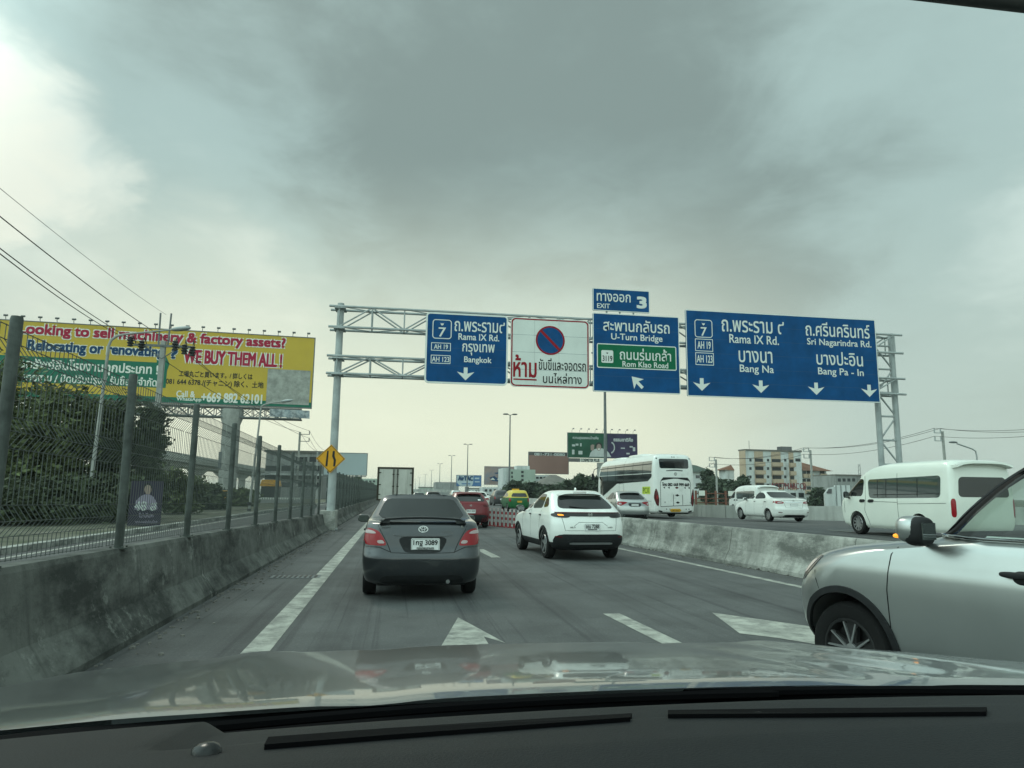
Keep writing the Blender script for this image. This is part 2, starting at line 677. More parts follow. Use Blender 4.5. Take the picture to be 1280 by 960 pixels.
# ------------------------------------------------------------------ ground, roads, markings
def asphalt(name, base):
    m = M_(name, base, 0.82, spec=0.45, var=0.22, vscale=0.8, bump=0.35, bscale=90)
    t = m.node_tree
    b = t.nodes['Principled BSDF']
    src = b.inputs['Base Color'].links[0].from_socket
    co = t.nodes.new('ShaderNodeTexCoord')

    def n_(scale, st, detail, lo, hi, c, s):
        mp = t.nodes.new('ShaderNodeMapping')
        mp.inputs[3].default_value = st
        t.links.new(co.outputs['Object'], mp.inputs[0])
        n = t.nodes.new('ShaderNodeTexNoise')
        n.inputs['Scale'].default_value = scale
        n.inputs['Detail'].default_value = detail
        n.inputs['Roughness'].default_value = 0.65
        t.links.new(mp.outputs[0], n.inputs['Vector'])
        r = t.nodes.new('ShaderNodeMapRange')
        r.inputs[1].default_value = lo
        r.inputs[2].default_value = hi
        t.links.new(n.outputs[0], r.inputs[0])
        k = t.nodes.new('ShaderNodeMix')
        k.data_type = 'RGBA'
        k.blend_type = 'MULTIPLY'
        k.inputs[7].default_value = (*c, 1)
        t.links.new(r.outputs[0], k.inputs[0])
        t.links.new(s, k.inputs[6])
        return k.outputs[2]
    s = n_(1.0, (1.6, 0.035, 1), 5, 0.50, 0.72, (0.52, 0.52, 0.54), src)      # rubber laid down along the lanes
    s = n_(1.0, (6.0, 0.07, 1), 4, 0.56, 0.63, (0.66, 0.66, 0.68), s)          # single tyre marks
    s = n_(38.0, (1, 1, 1), 3, 0.55, 0.72, (1.75, 1.75, 1.7), s)                # pale aggregate
    s = n_(3.0, (1, .8, 1), 9, 0.60, 0.70, (0.70, 0.70, 0.72), s)              # oil and dirt spots
    s = n_(0.35, (1, 0.6, 1), 6, 0.52, 0.62, (0.86, 0.87, 0.88), s)            # old patches
    t.links.new(s, b.inputs['Base Color'])
    return m


MAT['asphalt'] = asphalt('asphalt', (0.072, 0.075, 0.074))
MAT['asphalt_side'] = asphalt('asphalt_side', (0.055, 0.058, 0.058))
mt('earth', (0.085, 0.088, 0.055), 0.95, var=0.5, vscale=0.25, dirt=(0.035, 0.05, 0.02), dscale=0.4, damt=0.7)
mt('verge_dirt', (0.115, 0.11, 0.085), 0.95, var=0.4, vscale=0.9, bump=0.8, bscale=14, dirt=(0.04, 0.055, 0.025), dscale=0.7, damt=0.7)
mt('road_paint', (0.37, 0.375, 0.33), 0.75, var=0.18, vscale=3, dirt=(0.10, 0.102, 0.098), dscale=4, damt=0.62)


def struct(name, mb, mats, smooth=None):
    return tag(mb.build(name, mats, None, smooth), kind='structure')


def med_x(Y):                       # foot of the median barrier on our side
    return 7.62 - 0.08 * (Y - 12.7) if Y < 30 else 6.24 - 0.03 * (Y - 30)


def rz_(X, Y):                      # the other carriageway climbs towards us and to its outer side
    a = min(1, max(0, (48 - Y) / 26.0))
    a = a * a * (3 - 2 * a)
    k = min(1, max(0, (X - 7.0) / 7.0))
    return 0.008 + 0.05 * k + 0.36 * a * k


g = MB()
g.add([(-1500, -200, -0.06), (1500, -200, -0.06), (1500, 3000, -0.06), (-1500, 3000, -0.06)], [(0, 1, 2, 3)])
struct('ground', g, 'earth')
g = MB()
g.add([(-2.95, -6, 0), (9.0, -6, 0), (7.4, 14, 0), (6.4, 28, 0), (6.0, 60, 0), (6.0, 420, 0), (-2.95, 420, 0)], [tuple(range(7))])
struct('road', g, 'asphalt')
g = MB()
xs = np.linspace(0, 1, 13)
ys = np.concatenate([np.linspace(-6, 60, 34), np.linspace(70, 420, 8)])
vs, fs = [], []
for Y in ys:
    xa, xb = med_x(max(Y, 4)) + 0.3, 28.0
    for u in xs:
        X = xa + (xb - xa) * u
        vs.append((X, Y, rz_(X, Y)))
n_ = len(xs)
for i in range(len(ys) - 1):
    for j in range(n_ - 1):
        a = i * n_ + j
        fs.append((a, a + 1, a + n_ + 1, a + n_))
g.add(vs, fs)
struct('main_carriageway', g, 'asphalt', 30)
g = MB()
g.add([(-8.75, -6, -0.012), (-2.9, -6, -0.012), (-2.9, 300, -0.012), (-8.75, 300, -0.012)], [(0, 1, 2, 3)])
struct('frontage_road', g, 'asphalt_side')
g = MB()
g.box(-9.05, -8.75, -6, 200, -0.05, 0.13)
struct('kerb', g, 'concrete')
g = MB()
g.add([(-40, -6, 0.10), (-9.05, -6, 0.10), (-9.05, 200, 0.10), (-40, 200, 0.10)], [(0, 1, 2, 3)])
struct('verge', g, 'verge_dirt')

# painted markings
Z1 = 0.004
g = MB()
g.add([(-1.37, -4, Z1), (-1.12, -4, Z1), (-1.12, 160, Z1), (-1.37, 160, Z1)], [(0, 1, 2, 3)])
g.add([(-8.35, -4, -0.008), (-8.2, -4, -0.008), (-8.2, 160, -0.008), (-8.35, 160, -0.008)], [(0, 1, 2, 3)])
for y0, y1 in ((5.9, 9.05), (17.0, 19.4), (28.5, 31), (40, 43), (52, 55), (64, 67), (76, 79)):
    f_ = lambda Y: 2.80 - 0.047 * (Y - 8) if Y < 32 else 1.7 + 0 * Y
    g.add([(f_(y0) - 0.1, y0, Z1), (f_(y0) + 0.12, y0, Z1), (f_(y1) + 0.12, y1, Z1), (f_(y1) - 0.1, y1, Z1)], [(0, 1, 2, 3)])
e_ = lambda Y: 6.77 - 0.062 * (Y - 11.5)
g.add([(e_(3) - .08, 3, Z1), (e_(3) + .08, 3, Z1), (e_(34) + .08, 34, Z1), (e_(34) - .08, 34, Z1)], [(0, 1, 2, 3)])
for y0 in (18, 30, 42, 54):
    vs = []
    for X, Y in ((14.1, y0), (14.25, y0), (14.25, y0 + 4), (14.1, y0 + 4)):
        vs.append((X, Y, rz_(X, Y) + 0.012))
    g.add(vs, [(0, 1, 2, 3)])
g.add([(0.80, 8.94, Z1), (0.50, 7.35, Z1), (0.68, 7.3, Z1), (0.70, 6.0, Z1), (0.98, 6.0, Z1), (0.97, 7.75, Z1), (1.15, 7.4, Z1)], [tuple(range(7))])
g.add([(4.10, 9.01, Z1), (3.80, 7.65, Z1), (4.10, 7.35, Z1), (4.4, 6.9, Z1), (4.9, 7.0, Z1), (4.82, 8.0, Z1)], [tuple(range(6))])
struct('lane_marking', g, 'road_paint')


# ------------------------------------------------------------------ concrete barriers
def barrier(name, prof, path, mat, label, group, joints, top=None):
    """prof: list of (offset towards the road, height fraction) round the section; path(Y) -> x, z0, h, side"""
    out = []
    for a, b in joints:
        mb = MB()
        ys = np.linspace(a + 0.012, b - 0.012, max(2, int((b - a) / 1.0) + 1))
        vs, fs = [], []
        k = len(prof)
        for Y in ys:
            x, z0, h, s = path(Y)
            for o, z in prof:
                vs.append((x + s * o, Y, z0 + h * z))
        for i in range(len(ys) - 1):
            for j in range(k):
                p, q = i * k + j, i * k + (j + 1) % k
                fs.append((p, q, q + k, p + k))
        fs.append(tuple(range(k)))
        fs.append(tuple(range((len(ys) - 1) * k, len(ys) * k)))
        mb.add(vs, fs)
        o = mb.build(name, mat)
        tag(o, label(a), 'barrier', group)
        out.append(o)
    return out


def left_h(Y):
    return max(0.60, 0.93 - (Y - 5.6) * 0.0135)


JERSEY = [(0.0, -0.02), (0.0, 0.07), (-0.17, 0.36), (-0.25, 0.95), (-0.27, 1.0), (-0.42, 1.0), (-0.44, 0.95), (-0.50, -0.02)]
LJ = [(-4, 0.5), (0.5, 5.2), (5.2, 11.0), (11.0, 17.0), (17.0, 23.0), (23.0, 28.7)]
lab = {0.5: 'stained dark concrete barrier block beside the bonnet at the bottom left corner',
       5.2: 'stained dark concrete barrier block under the two nearest fence posts',
       11.0: 'stained dark concrete barrier block left of the grey saloon, third from us',
       17.0: 'dark concrete barrier block under the middle posts of the wire fence',
       23.0: 'dark concrete barrier block ending at the tall gantry pole',
       -4: 'stained dark concrete barrier block level with our own car'}
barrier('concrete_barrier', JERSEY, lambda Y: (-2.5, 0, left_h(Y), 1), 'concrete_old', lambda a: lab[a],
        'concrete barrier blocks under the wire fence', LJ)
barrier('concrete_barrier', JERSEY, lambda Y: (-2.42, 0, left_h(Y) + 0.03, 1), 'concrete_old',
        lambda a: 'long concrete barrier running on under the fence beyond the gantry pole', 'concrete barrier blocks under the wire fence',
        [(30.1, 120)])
MJ = [(3.5, 7.5), (7.5, 11.5), (11.5, 15.5), (15.5, 19.5), (19.5, 23.5), (23.5, 29.0)]
DBL = [(0.0, -0.02), (0.0, 0.08), (0.13, 0.40), (0.21, 0.95), (0.23, 1.0), (0.40, 1.0), (0.42, 0.95), (0.50, 0.40), (0.63, 0.08), (0.63, -0.02)]
mlab = {3.5: 'pale concrete median block hidden beyond the silver car door', 7.5: 'pale concrete median block beyond the bonnet of the silver car',
        11.5: 'weathered pale concrete median block just left of the silver car nose',
        15.5: 'weathered pale concrete median block below the white saloon, second from the silver car',
        19.5: 'pale concrete median block right of the white crossover tail', 23.5: 'pale concrete median block behind the white crossover'}
barrier('median_barrier', DBL, lambda Y: (med_x(Y), 0, 0.79, 1), 'concrete', lambda a: mlab[a], 'concrete median blocks', MJ)
# the outer wall of the other carriageway
mb = MB()
wl = [(34, 26), (29, 30.5), (24.9, 36.5), (21.6, 44.5), (20.0, 52), (18.9, 70), (18.6, 140), (18.6, 260)]
for i in range(len(wl) - 1):
    (xa, ya), (xb, yb) = wl[i], wl[i + 1]
    nseg = max(1, int(math.hypot(xb - xa, yb - ya) / 2.5))
    d = Vector((xb - xa, yb - ya, 0)).normalized()
    nrm = Vector((-d.y, d.x, 0)) * -0.12
    for k in range(nseg):
        u0, u1 = (k + 0.006) / nseg, (k + 0.994) / nseg
        a = Vector((xa + (xb - xa) * u0, ya + (yb - ya) * u0, 0))
        b = Vector((xa + (xb - xa) * u1, ya + (yb - ya) * u1, 0))
        z0, z1 = rz_(a.x, a.y) - 0.05, rz_(b.x, b.y) - 0.05
        t0, t1 = z0 + 0.86, z1 + 0.86
        vs = [(a.x, a.y, z0), (b.x, b.y, z1), (b.x, b.y, t1), (a.x, a.y, t0)]
        vs += [(x + nrm.x * -2, y + nrm.y * -2, z) for x, y, z in vs]
        mb.add(vs, [(0, 1, 2, 3), (7, 6, 5, 4), (3, 2, 6, 7), (0, 4, 5, 1), (0, 3, 7, 4), (1, 5, 6, 2)])
tag(mb.build('parapet_wall', 'concrete_pale'), 'low pale concrete parapet wall behind the white saloon and the van', 'wall')

# grit and litter along the foot of the barriers, and a drain cover on the shoulder
mt('grit', (.16, .155, .14), .9, var=.5, vscale=30)
mb = MB()
rg = random.Random(11)
for i in range(520):
    Y = rg.uniform(4.5, 30)
    if rg.random() < .65:
        X = -2.47 + abs(rg.gauss(0, .16))
    else:
        X = med_x(Y) - abs(rg.gauss(0, .16)) - .02
    q = rg.uniform(.006, .022)
    mb.obox((X, Y, q * .5), (q, q * .3, 0), (-q * .3, q * .8, 0), (0, 0, q * .6))
tag(mb.build('grit', 'grit'), kind='stuff')
p = gr(370, 721)
dc = thing('drain_cover', 'dark iron drain cover let into the left shoulder', 'drain cover', (p.x, p.y, 0))
mb = MB()
mb.box(-.42, .42, -.22, .22, .001, .008)
mb.build('frame', 'galv_dark', dc)
mb = MB()
for k in range(9):
    mb.box(-.36 + .085 * k, -.32 + .085 * k, -.17, .17, .0085, .014)
mb.build('grating', 'rim_dark', dc)

# ------------------------------------------------------------------ wire fences on the left barrier
PH, PSP = 1.83, 2.43


def post_z(Y):
    return left_h(Y) - 0.01


def wire_panel(length):
    mb = MB()
    prof = [(0, 0.02)]
    for c in (0.33, 1.0, 1.56):
        prof += [(0, c - 0.12), (0.085, c), (0, c + 0.12)]
    prof += [(0.0, PH - 0.03)]
    n = int(length / 0.078)
    for i in range(n + 1):
        y = length * i / n
        mb.tube([(x, y, z) for x, z in prof], 0.0036, 4, caps=False)
    for x, z in [(0, 0.03), (0, PH - 0.04)] + [(dx_, c + o) for c in (0.33, 1.0, 1.56) for dx_, o in ((0, -0.12), (0.087, 0), (0, 0.12))]:
        mb.tube([(x + 0.006, 0, z), (x + 0.006, length, z)], 0.0042, 4, caps=False)
    return mb


def fence_post():
    mb = MB()
    mb.lathe([(0.0, 0.0), (0.09, 0.0), (0.09, 0.012), (0.043, 0.014), (0.043, PH - 0.03), (0.038, PH - 0.008), (0.0, PH)], n=12)
    for sx in (-1, 1):
        for sy in (-1, 1):
            mb.lathe([(0.011, 0.012), (0.011, 0.03), (0, 0.032)], (sx * 0.058, sy * 0.058, 0), n=6)
    return mb


def make_fence(label, Y0, n, X, matp, matw):
    root = thing('wire_fence', label, 'fence', (X, Y0, 0))
    p0 = fence_post().build('post', matp, root, 40)
    w0 = wire_panel(PSP - 0.1).build('mesh_panel', matw, root)
    for i in range(n + 1):
        Y = Y0 + i * PSP
        p = p0 if i == 0 else p0.copy()
        if i:
            COL.objects.link(p)
        p.parent = root
        p.location = (0, i * PSP, post_z(Y))
        p.rotation_euler = (0, R(random.uniform(-0.5, 0.5)), 0)
        if i == n:
            break
        w = w0 if i == 0 else w0.copy()
        if i:
            COL.objects.link(w)
        w.parent = root
        w.location = (-0.14, i * PSP + 0.05, post_z(Y))
        w.rotation_euler = (math.atan2(post_z(Y + PSP) - post_z(Y), PSP), 0, 0)
    return root


make_fence('green grey welded wire fence with bent top on the near left barrier', 5.6 - 2 * PSP, 11, -2.80, 'post_grey', 'wire')
make_fence('dark wire fence receding beyond the gantry pole and warning sign', 30.6, 30, -2.72, 'post_grey', 'wire')

# ------------------------------------------------------------------ sign gantry
GY = 29.3
gan = thing('sign_gantry', 'grey steel lattice gantry spanning the road with blue signs on it', 'gantry', (0, GY, 0))
mb = MB()
mb.tube([(-2.52, 0, 0.0), (-2.52, 0, 9.18)], [0.17, 0.135], 16)
mb.box(-2.80, -2.24, -0.28, 0.28, 0.0, 0.06)
for z in (8.1, 8.95, 6.2, 6.86):
    mb.box(-2.74, -2.30, -0.40, 0.40, z - 0.05, z - 0.01)
mb.build('column', 'galv', gan, 40)


def lattice(name, z0, z1, dy=0.33, x0=-2.95, x1=22.95, bay=1.27):
    mb = MB()
    for y in (-dy, dy):
        for z in (z0, z1):
            mb.tube([(x0, y, z), (x1, y, z)], 0.052, 8)
    n = int((x1 - 0.4 - (x0 + 0.4)) / bay)
    b = (x1 - x0 - 0.8) / n
    for i in range(n + 1):
        x = x0 + 0.4 + i * b
        for y in (-dy, dy):
            mb.tube([(x, y, z0), (x, y, z1)], 0.03, 6)
            if i < n:
                p, q = (z0, z1) if i % 2 == 0 else (z1, z0)
                mb.tube([(x, y, p), (x + b, y, q)], 0.033, 6)
        for z in (z0, z1):
            mb.tube([(x, -dy, z), (x, dy, z)], 0.025, 6)
            if i < n:
                s = dy if i % 2 else -dy
                mb.tube([(x, s, z), (x + b, -s, z)], 0.022, 6)
    mb.build(name, 'galv', gan, 40)


lattice('lattice_beam', 8.12, 8.98)
lattice('lattice_beam', 6.20, 6.92)
mb = MB()
for x in (21.72, 22.62):
    mb.tube([(x, 0, 0.0), (x, 0, 9.1)], 0.13, 14)
    mb.box(x - 0.3, x + 0.3, -0.3, 0.3, 0, 0.45)
zz = [0.8 + 1.1 * k for k in range(8)]
for i, z in enumerate(zz):
    mb.tube([(21.72, 0, z), (22.62, 0, z)], 0.045, 6)
    if i < len(zz) - 1:
        a, b = ((21.72, z), (22.62, zz[i + 1])) if i % 2 else ((22.62, z), (21.72, zz[i + 1]))
        mb.tube([(a[0], 0, a[1]), (b[0], 0, b[1])], 0.045, 6)
mb.build('column', 'galv', gan, 40)

# ------------------------------------------------------------------ signs on the gantry
SY = 28.85
mt('sign_joint', (.05, .09, .14), .6, spec=.1)


class Sign:
    def __init__(self, name, label, tl, br, base, border, bw=0.05, rad=0.12, th=0.05, inset=0.0):
        """tl, br: corners in the gantry plane (x, z)"""
        k = SY / GY
        self.x0, self.z1 = tl[0] * k, 1.5 + (tl[1] - 1.5) * k
        self.x1, self.z0 = br[0] * k, 1.5 + (br[1] - 1.5) * k
        self.w, self.h = self.x1 - self.x0, self.z1 - self.z0
        self.root = thing(name, label, 'road sign', ((self.x0 + self.x1) / 2, SY, self.z0))
        mb = MB()
        out = rrect(-self.w / 2, self.w / 2, 0, self.h, rad)
        plate(mb, out, 0.0, th)
        mb.build('panel', base, self.root)
        mb = MB()
        i_ = inset
        ring(mb, rrect(-self.w / 2 + i_, self.w / 2 - i_, i_, self.h - i_, rad - i_ * 0.5),
             rrect(-self.w / 2 + bw + i_, self.w / 2 - bw - i_, bw + i_, self.h - bw - i_, max(0.02, rad - bw)), -0.004)
        mb.build('border', border, self.root)
        for u in (0.12, 0.5, 0.88):
            x = -self.w / 2 + u * self.w
            MB().box(x - 0.04, x + 0.04, th + 0.001, 0.12, 0.05, self.h - 0.05).build('bracket', 'galv', self.root)
        mb = MB()
        n = max(2, int(self.h / 0.62))
        for k in range(1, n):
            z = self.h * k / n
            mb.add([(-self.w / 2 + bw + i_, -0.002, z - .004), (self.w / 2 - bw - i_, -0.002, z - .004), (self.w / 2 - bw - i_, -0.002, z + .004), (-self.w / 2 + bw + i_, -0.002, z + .004)], [(0, 1, 2, 3)])
        mb.build('panel_joint', 'sign_joint', self.root)

    def X(self, u):
        return -self.w / 2 + u * self.w

    def Z(self, v):
        return self.h * (1 - v)

    def text(self, s, u0, u1, v0, v1, mat='sign_letter', bold=0.003, y=-0.006, name='lettering'):
        for g_, f_ in text_words(s):
            put_geo(MB(), g_, f_, self.X(u0), self.X(u1), self.Z(v1), self.Z(v0), y, bold).build(name, mat, self.root)

    def frame(self, u0, u1, v0, v1, w=0.035, r=0.06, mat='sign_letter', fill=None, y=-0.006):
        o = rrect(self.X(u0), self.X(u1), self.Z(v1), self.Z(v0), r)
        i = rrect(self.X(u0) + w, self.X(u1) - w, self.Z(v1) + w, self.Z(v0) - w, max(0.01, r - w))
        if fill:
            mb = MB()
            mb.add([(a, y, b) for a, b in o], [tuple(range(len(o)))])
            mb.build('inset_panel', fill, self.root)
            y -= 0.002
        mb = MB()
        ring(mb, o, i, y)
        return mb.build('box_outline', mat, self.root)

    def arrow(self, u, v0, v1, wd, mat='sign_letter', ang=0.0):
        """lane arrow: straight shaft and swept head, pointing down for ang 0"""
        h = self.Z(v0) - self.Z(v1)
        cx, cz = self.X(u), (self.Z(v0) + self.Z(v1)) / 2
        p = [(-0.11, 0.5), (0.11, 0.5), (0.11, 0.02), (0.5, 0.16), (0.0, -0.5), (-0.5, 0.16), (-0.11, 0.02)]
        c, s = math.cos(ang), math.sin(ang)
        q = [(a * wd, b * h) for a, b in p]
        mb = MB()
        mb.add([(cx + a * c - b * s, -0.006, cz + a * s + b * c) for a, b in q], [(0, 1, 2, 6), (6, 2, 3, 4), (6, 4, 5)])
        return mb.build('arrow', mat, self.root)

    def garuda(self, u, v, sz, mat='sign_letter', y=-0.009):
        """small spread wing emblem over a road number"""
        x, z = self.X(u), self.Z(v)
        p = [(-1, 0.75), (-0.55, 0.1), (-0.3, 0.5), (0, 0.15), (0.3, 0.5), (0.55, 0.1), (1, 0.75), (0.6, -0.35), (0, -0.8), (-0.6, -0.35)]
        mb = MB()
        mb.add([(x + a * sz, y, z + b * sz) for a, b in p], [tuple(range(len(p)))])
        return mb.build('emblem', mat, self.root)


s = Sign('direction_sign', 'blue direction sign for Rama IX and Bangkok, leftmost on the gantry', (0.99, 9.02), (4.49, 5.99), 'sign_blue', 'sign_letter', 0.07, 0.18)
s.frame(.08, .31, .10, .375, 0.035, 0.13)
s.garuda(.195, .165, .085)
s.text('7', .155, .24, .215, .345, bold=.005)
s.frame(.07, .305, .43, .545, 0.028, 0.02)
s.text('AH 19', .105, .27, .455, .52, bold=.004)
s.frame(.07, .305, .605, .725, 0.028, 0.02)
s.text('AH 123', .085, .29, .63, .70, bold=.004)
s.text('ถ.พระราม๙', .345, .955, .105, .255, bold=.005)
s.text('Rama IX Rd.', .395, .89, .285, .375, bold=.005)
s.text('กรุงเทพ', .445, .835, .425, .59, bold=.005)
s.text('Bangkok', .47, .80, .61, .715, bold=.005)
s.arrow(.49, .765, .945, .72)

s = Sign('prohibition_sign', 'white no stopping sign with blue disc and red border on the gantry', (4.60, 8.98), (8.06, 5.97), 'sign_white', 'sign_red', 0.055, 0.2, inset=0.03)
cx, cz, rr = s.X(.50), s.Z(.315), 0.63
mb = MB()
circ = lambda r_, n=40: [(cx + r_ * math.cos(2 * PI * k / n), cz + r_ * math.sin(2 * PI * k / n)) for k in range(n)]
mb.add([(a, -0.006, b) for a, b in circ(rr - 0.05)], [tuple(range(40))])
mb.build('blue_disc', 'sign_blue', s.root)
mb = MB()
ring(mb, circ(rr), circ(rr - 0.07), -0.008)
d = 0.70710678
for sg in (1,):
    L, wv = rr - 0.05, 0.055
    mb.add([(cx - d * L - d * wv, -0.009, cz + d * L - d * wv), (cx - d * L + d * wv, -0.009, cz + d * L + d * wv),
            (cx + d * L + d * wv, -0.009, cz - d * L + d * wv), (cx + d * L - d * wv, -0.009, cz - d * L - d * wv)], [(0, 1, 2, 3)])
mb.build('red_ring_and_bar', 'sign_red', s.root)
s.text('ห้าม', .04, .325, .545, .86, 'sign_red', .014)
mb = MB()
mb.add([(s.X(.04), -0.006, s.Z(.905)), (s.X(.33), -0.006, s.Z(.905)), (s.X(.33), -0.006, s.Z(.885)), (s.X(.04), -0.006, s.Z(.885))], [(0, 1, 2, 3)])
mb.build('underline', 'sign_red', s.root)
s.text('ขับขี่และจอดรถ', .355, .955, .575, .745, 'sign_black', .004)
s.text('บนไหล่ทาง', .41, .90, .785, .935, 'sign_black', .004)
mb = MB()
for u in (.30, .61):
    mb.add([(s.X(u), -0.003, s.Z(.98)), (s.X(u) + .008, -0.003, s.Z(.98)), (s.X(u) + .008, -0.003, s.Z(.03)), (s.X(u), -0.003, s.Z(.03))], [(0, 1, 2, 3)])
mb.build('panel_joint', 'galv', s.root)

s = Sign('exit_sign', 'small blue exit 3 plate raised above the other gantry signs', (8.23, 10.49), (10.84, 9.47), 'sign_blue', 'sign_letter', 0.035, 0.05)
s.text('ทางออก', .07, .66, .22, .57, bold=.005)
s.text('EXIT', .075, .295, .68, .88, bold=.004)
s.text('3', .78, .935, .30, .78, bold=.03)
for u in (.25, .48, .72):
    MB().box(s.X(u) - .03, s.X(u) + .03, 0.06, 0.12, -0.6, 0.3).build('support', 'galv', s.root)

s = Sign('direction_sign', 'blue U-Turn Bridge sign with green Rom Klao Road panel, under the exit plate', (8.22, 9.37), (12.19, 5.88), 'sign_blue', 'sign_letter', 0.04, 0.06)
s.text('สะพานกลับรถ', .12, .885, .07, .225, bold=.006)
s.text('U-Turn Bridge', .21, .80, .255, .36, bold=.005)
s.frame(.045, .96, .39, .70, 0.04, 0.08, fill='sign_green')
s.frame(.095, .23, .475, .635, 0.02, 0.06, fill='sign_letter', y=-0.012)
s.garuda(.162, .51, .055, 'sign_black', -0.016)
s.text('3119', .108, .218, .545, .615, 'sign_black', .004, y=-0.018)
s.text('ถนนร่มเกล้า', .305, .895, .435, .585, bold=.005, y=-0.013)
s.text('Rom Klao Road', .335, .86, .605, .675, bold=.004, y=-0.013)
s.arrow(.50, .765, .965, .62, ang=R(-135))

s = Sign('direction_sign', 'large blue sign for Bang Na and Bang Pa-In, rightmost on the gantry', (12.50, 9.74), (21.87, 5.82), 'sign_blue', 'sign_letter', 0.04, 0.05)
s.frame(.045, .135, .11, .32, 0.035, 0.13)
s.garuda(.09, .16, .085)
s.text('7', .076, .105, .20, .30, bold=.005)
s.frame(.045, .135, .335, .48, 0.03, 0.02)
s.text('AH 19', .057, .123, .365, .45, bold=.005)
s.frame(.045, .137, .495, .64, 0.03, 0.02)
s.text('AH 123', .052, .13, .525, .61, bold=.005)
s.text('ถ.พระราม ๙', .183, .505, .09, .235, bold=.006)
s.text('Rama IX Rd.', .22, .475, .265, .365, bold=.005)
s.text('บางนา', .265, .437, .45, .585, bold=.006)
s.text('Bang Na', .268, .442, .615, .725, bold=.005)
s.text('ถ.ศรีนครินทร์', .62, .965, .065, .235, bold=.006)
s.text('Sri Nagarindra Rd.', .625, .97, .265, .365, bold=.005)
s.text('บางปะอิน', .67, .918, .415, .575, bold=.006)
s.text('Bang Pa - In', .675, .918, .61, .715, bold=.005)
for u in (.073, .372, .66, .943):
    s.arrow(u, .79, .935, .80)

# yellow diamond warning sign on the gantry pole
r_ = thing('warning_sign', 'yellow diamond road narrows sign on the gantry pole', 'road sign', (-2.60, 29.02, 2.77))
a = 0.565
dia = lambda q: [(0, q), (q, 0), (0, -q), (-q, 0)]
mb = MB()
plate(mb, dia(a), 0.0, 0.02)
mb.build('panel', 'warn_yellow', r_)
mb = MB()
ring(mb, dia(a - 0.03), dia(a - 0.055), -0.004)
mb.build('border', 'sign_black', r_)
mb = MB()
mb.add([(x, -0.006, z) for x, z in ((-0.19, -0.30), (-0.11, -0.30), (-0.09, 0.31), (-0.15, 0.31))], [(0, 1, 2, 3)])
mb.add([(x, -0.006, z) for x, z in ((0.07, 0.31), (0.15, 0.31), (0.15, 0.10), (0.21, -0.05), (0.19, -0.30), (0.11, -0.30), (0.12, -0.05), (0.05, 0.10))],
       [(0, 1, 2, 7), (7, 2, 3, 6), (6, 3, 4, 5)])
mb.build('symbol', 'sign_black', r_)
mb = MB()
mb.box(-0.03, 0.03, 0.021, 0.14, -0.4, 0.4)
mb.box(-0.12, 0.22, 0.10, 0.13, -0.23, -0.17)
mb.box(-0.12, 0.22, 0.10, 0.13, 0.17, 0.23)
mb.build('bracket', 'galv', r_)
# plinth of the gantry pole between the barrier ends
mb = MB()
mb.box(-2.92, -2.30, 28.76, 30.04, -0.02, 0.74)
tag(mb.build('pole_plinth', 'concrete'), 'concrete plinth at the foot of the gantry pole between barrier ends', 'plinth')

# ------------------------------------------------------------------ red and white lane posts
mb = MB()
mb.lathe([(0.0, 0), (0.10, 0), (0.10, 0.03), (0.05, 0.05)], n=12, mi=0)
prof = [0.05, 0.2, 0.32, 0.44, 0.56, 0.68, 0.80]
for i in range(6):
    mb.lathe([(0.046, prof[i]), (0.046, prof[i + 1])], n=12, mi=0 if i % 2 == 0 else 1)
mb.lathe([(0.046, 0.80), (0.0, 0.815)], n=12, mi=0)
mt('post_red', (0.24, 0.022, 0.028), 0.5, var=0.1, vscale=6)
mt('post_white', (0.45, 0.44, 0.42), 0.5, var=0.1, vscale=6)
b0 = mb.build('lane_post', ['post_red', 'post_white'], None, 40)
for i in range(12):
    o = b0 if i == 0 else b0.copy()
    if i:
        COL.objects.link(o)
    p = gr(592 + i * 5.05, 655.2 + i * 0.50)
    o.location = (p.x, p.y, 0)
    tag(o, 'red and white banded plastic lane post in the row behind the white crossover', 'bollard', 'red and white lane posts')


# ------------------------------------------------------------------ vehicles
def pchip(xs, ys, q):
    xs, ys, q = map(np.asarray, (xs, ys, q))
    h = np.diff(xs)
    d = np.diff(ys) / h
    m = np.zeros(len(xs))
    for i in range(1, len(xs) - 1):
        if d[i - 1] * d[i] > 0:
            w1, w2 = 2 * h[i] + h[i - 1], h[i] + 2 * h[i - 1]
            m[i] = (w1 + w2) / (w1 / d[i - 1] + w2 / d[i])
    m[0], m[-1] = d[0], d[-1]
    k = np.clip(np.searchsorted(xs, q) - 1, 0, len(xs) - 2)
    t = (q - xs[k]) / h[k]
    return ((2 * t**3 - 3 * t**2 + 1) * ys[k] + (t**3 - 2 * t**2 + t) * h[k] * m[k]
            + (-2 * t**3 + 3 * t**2) * ys[k + 1] + (t**3 - t**2) * h[k] * m[k + 1])


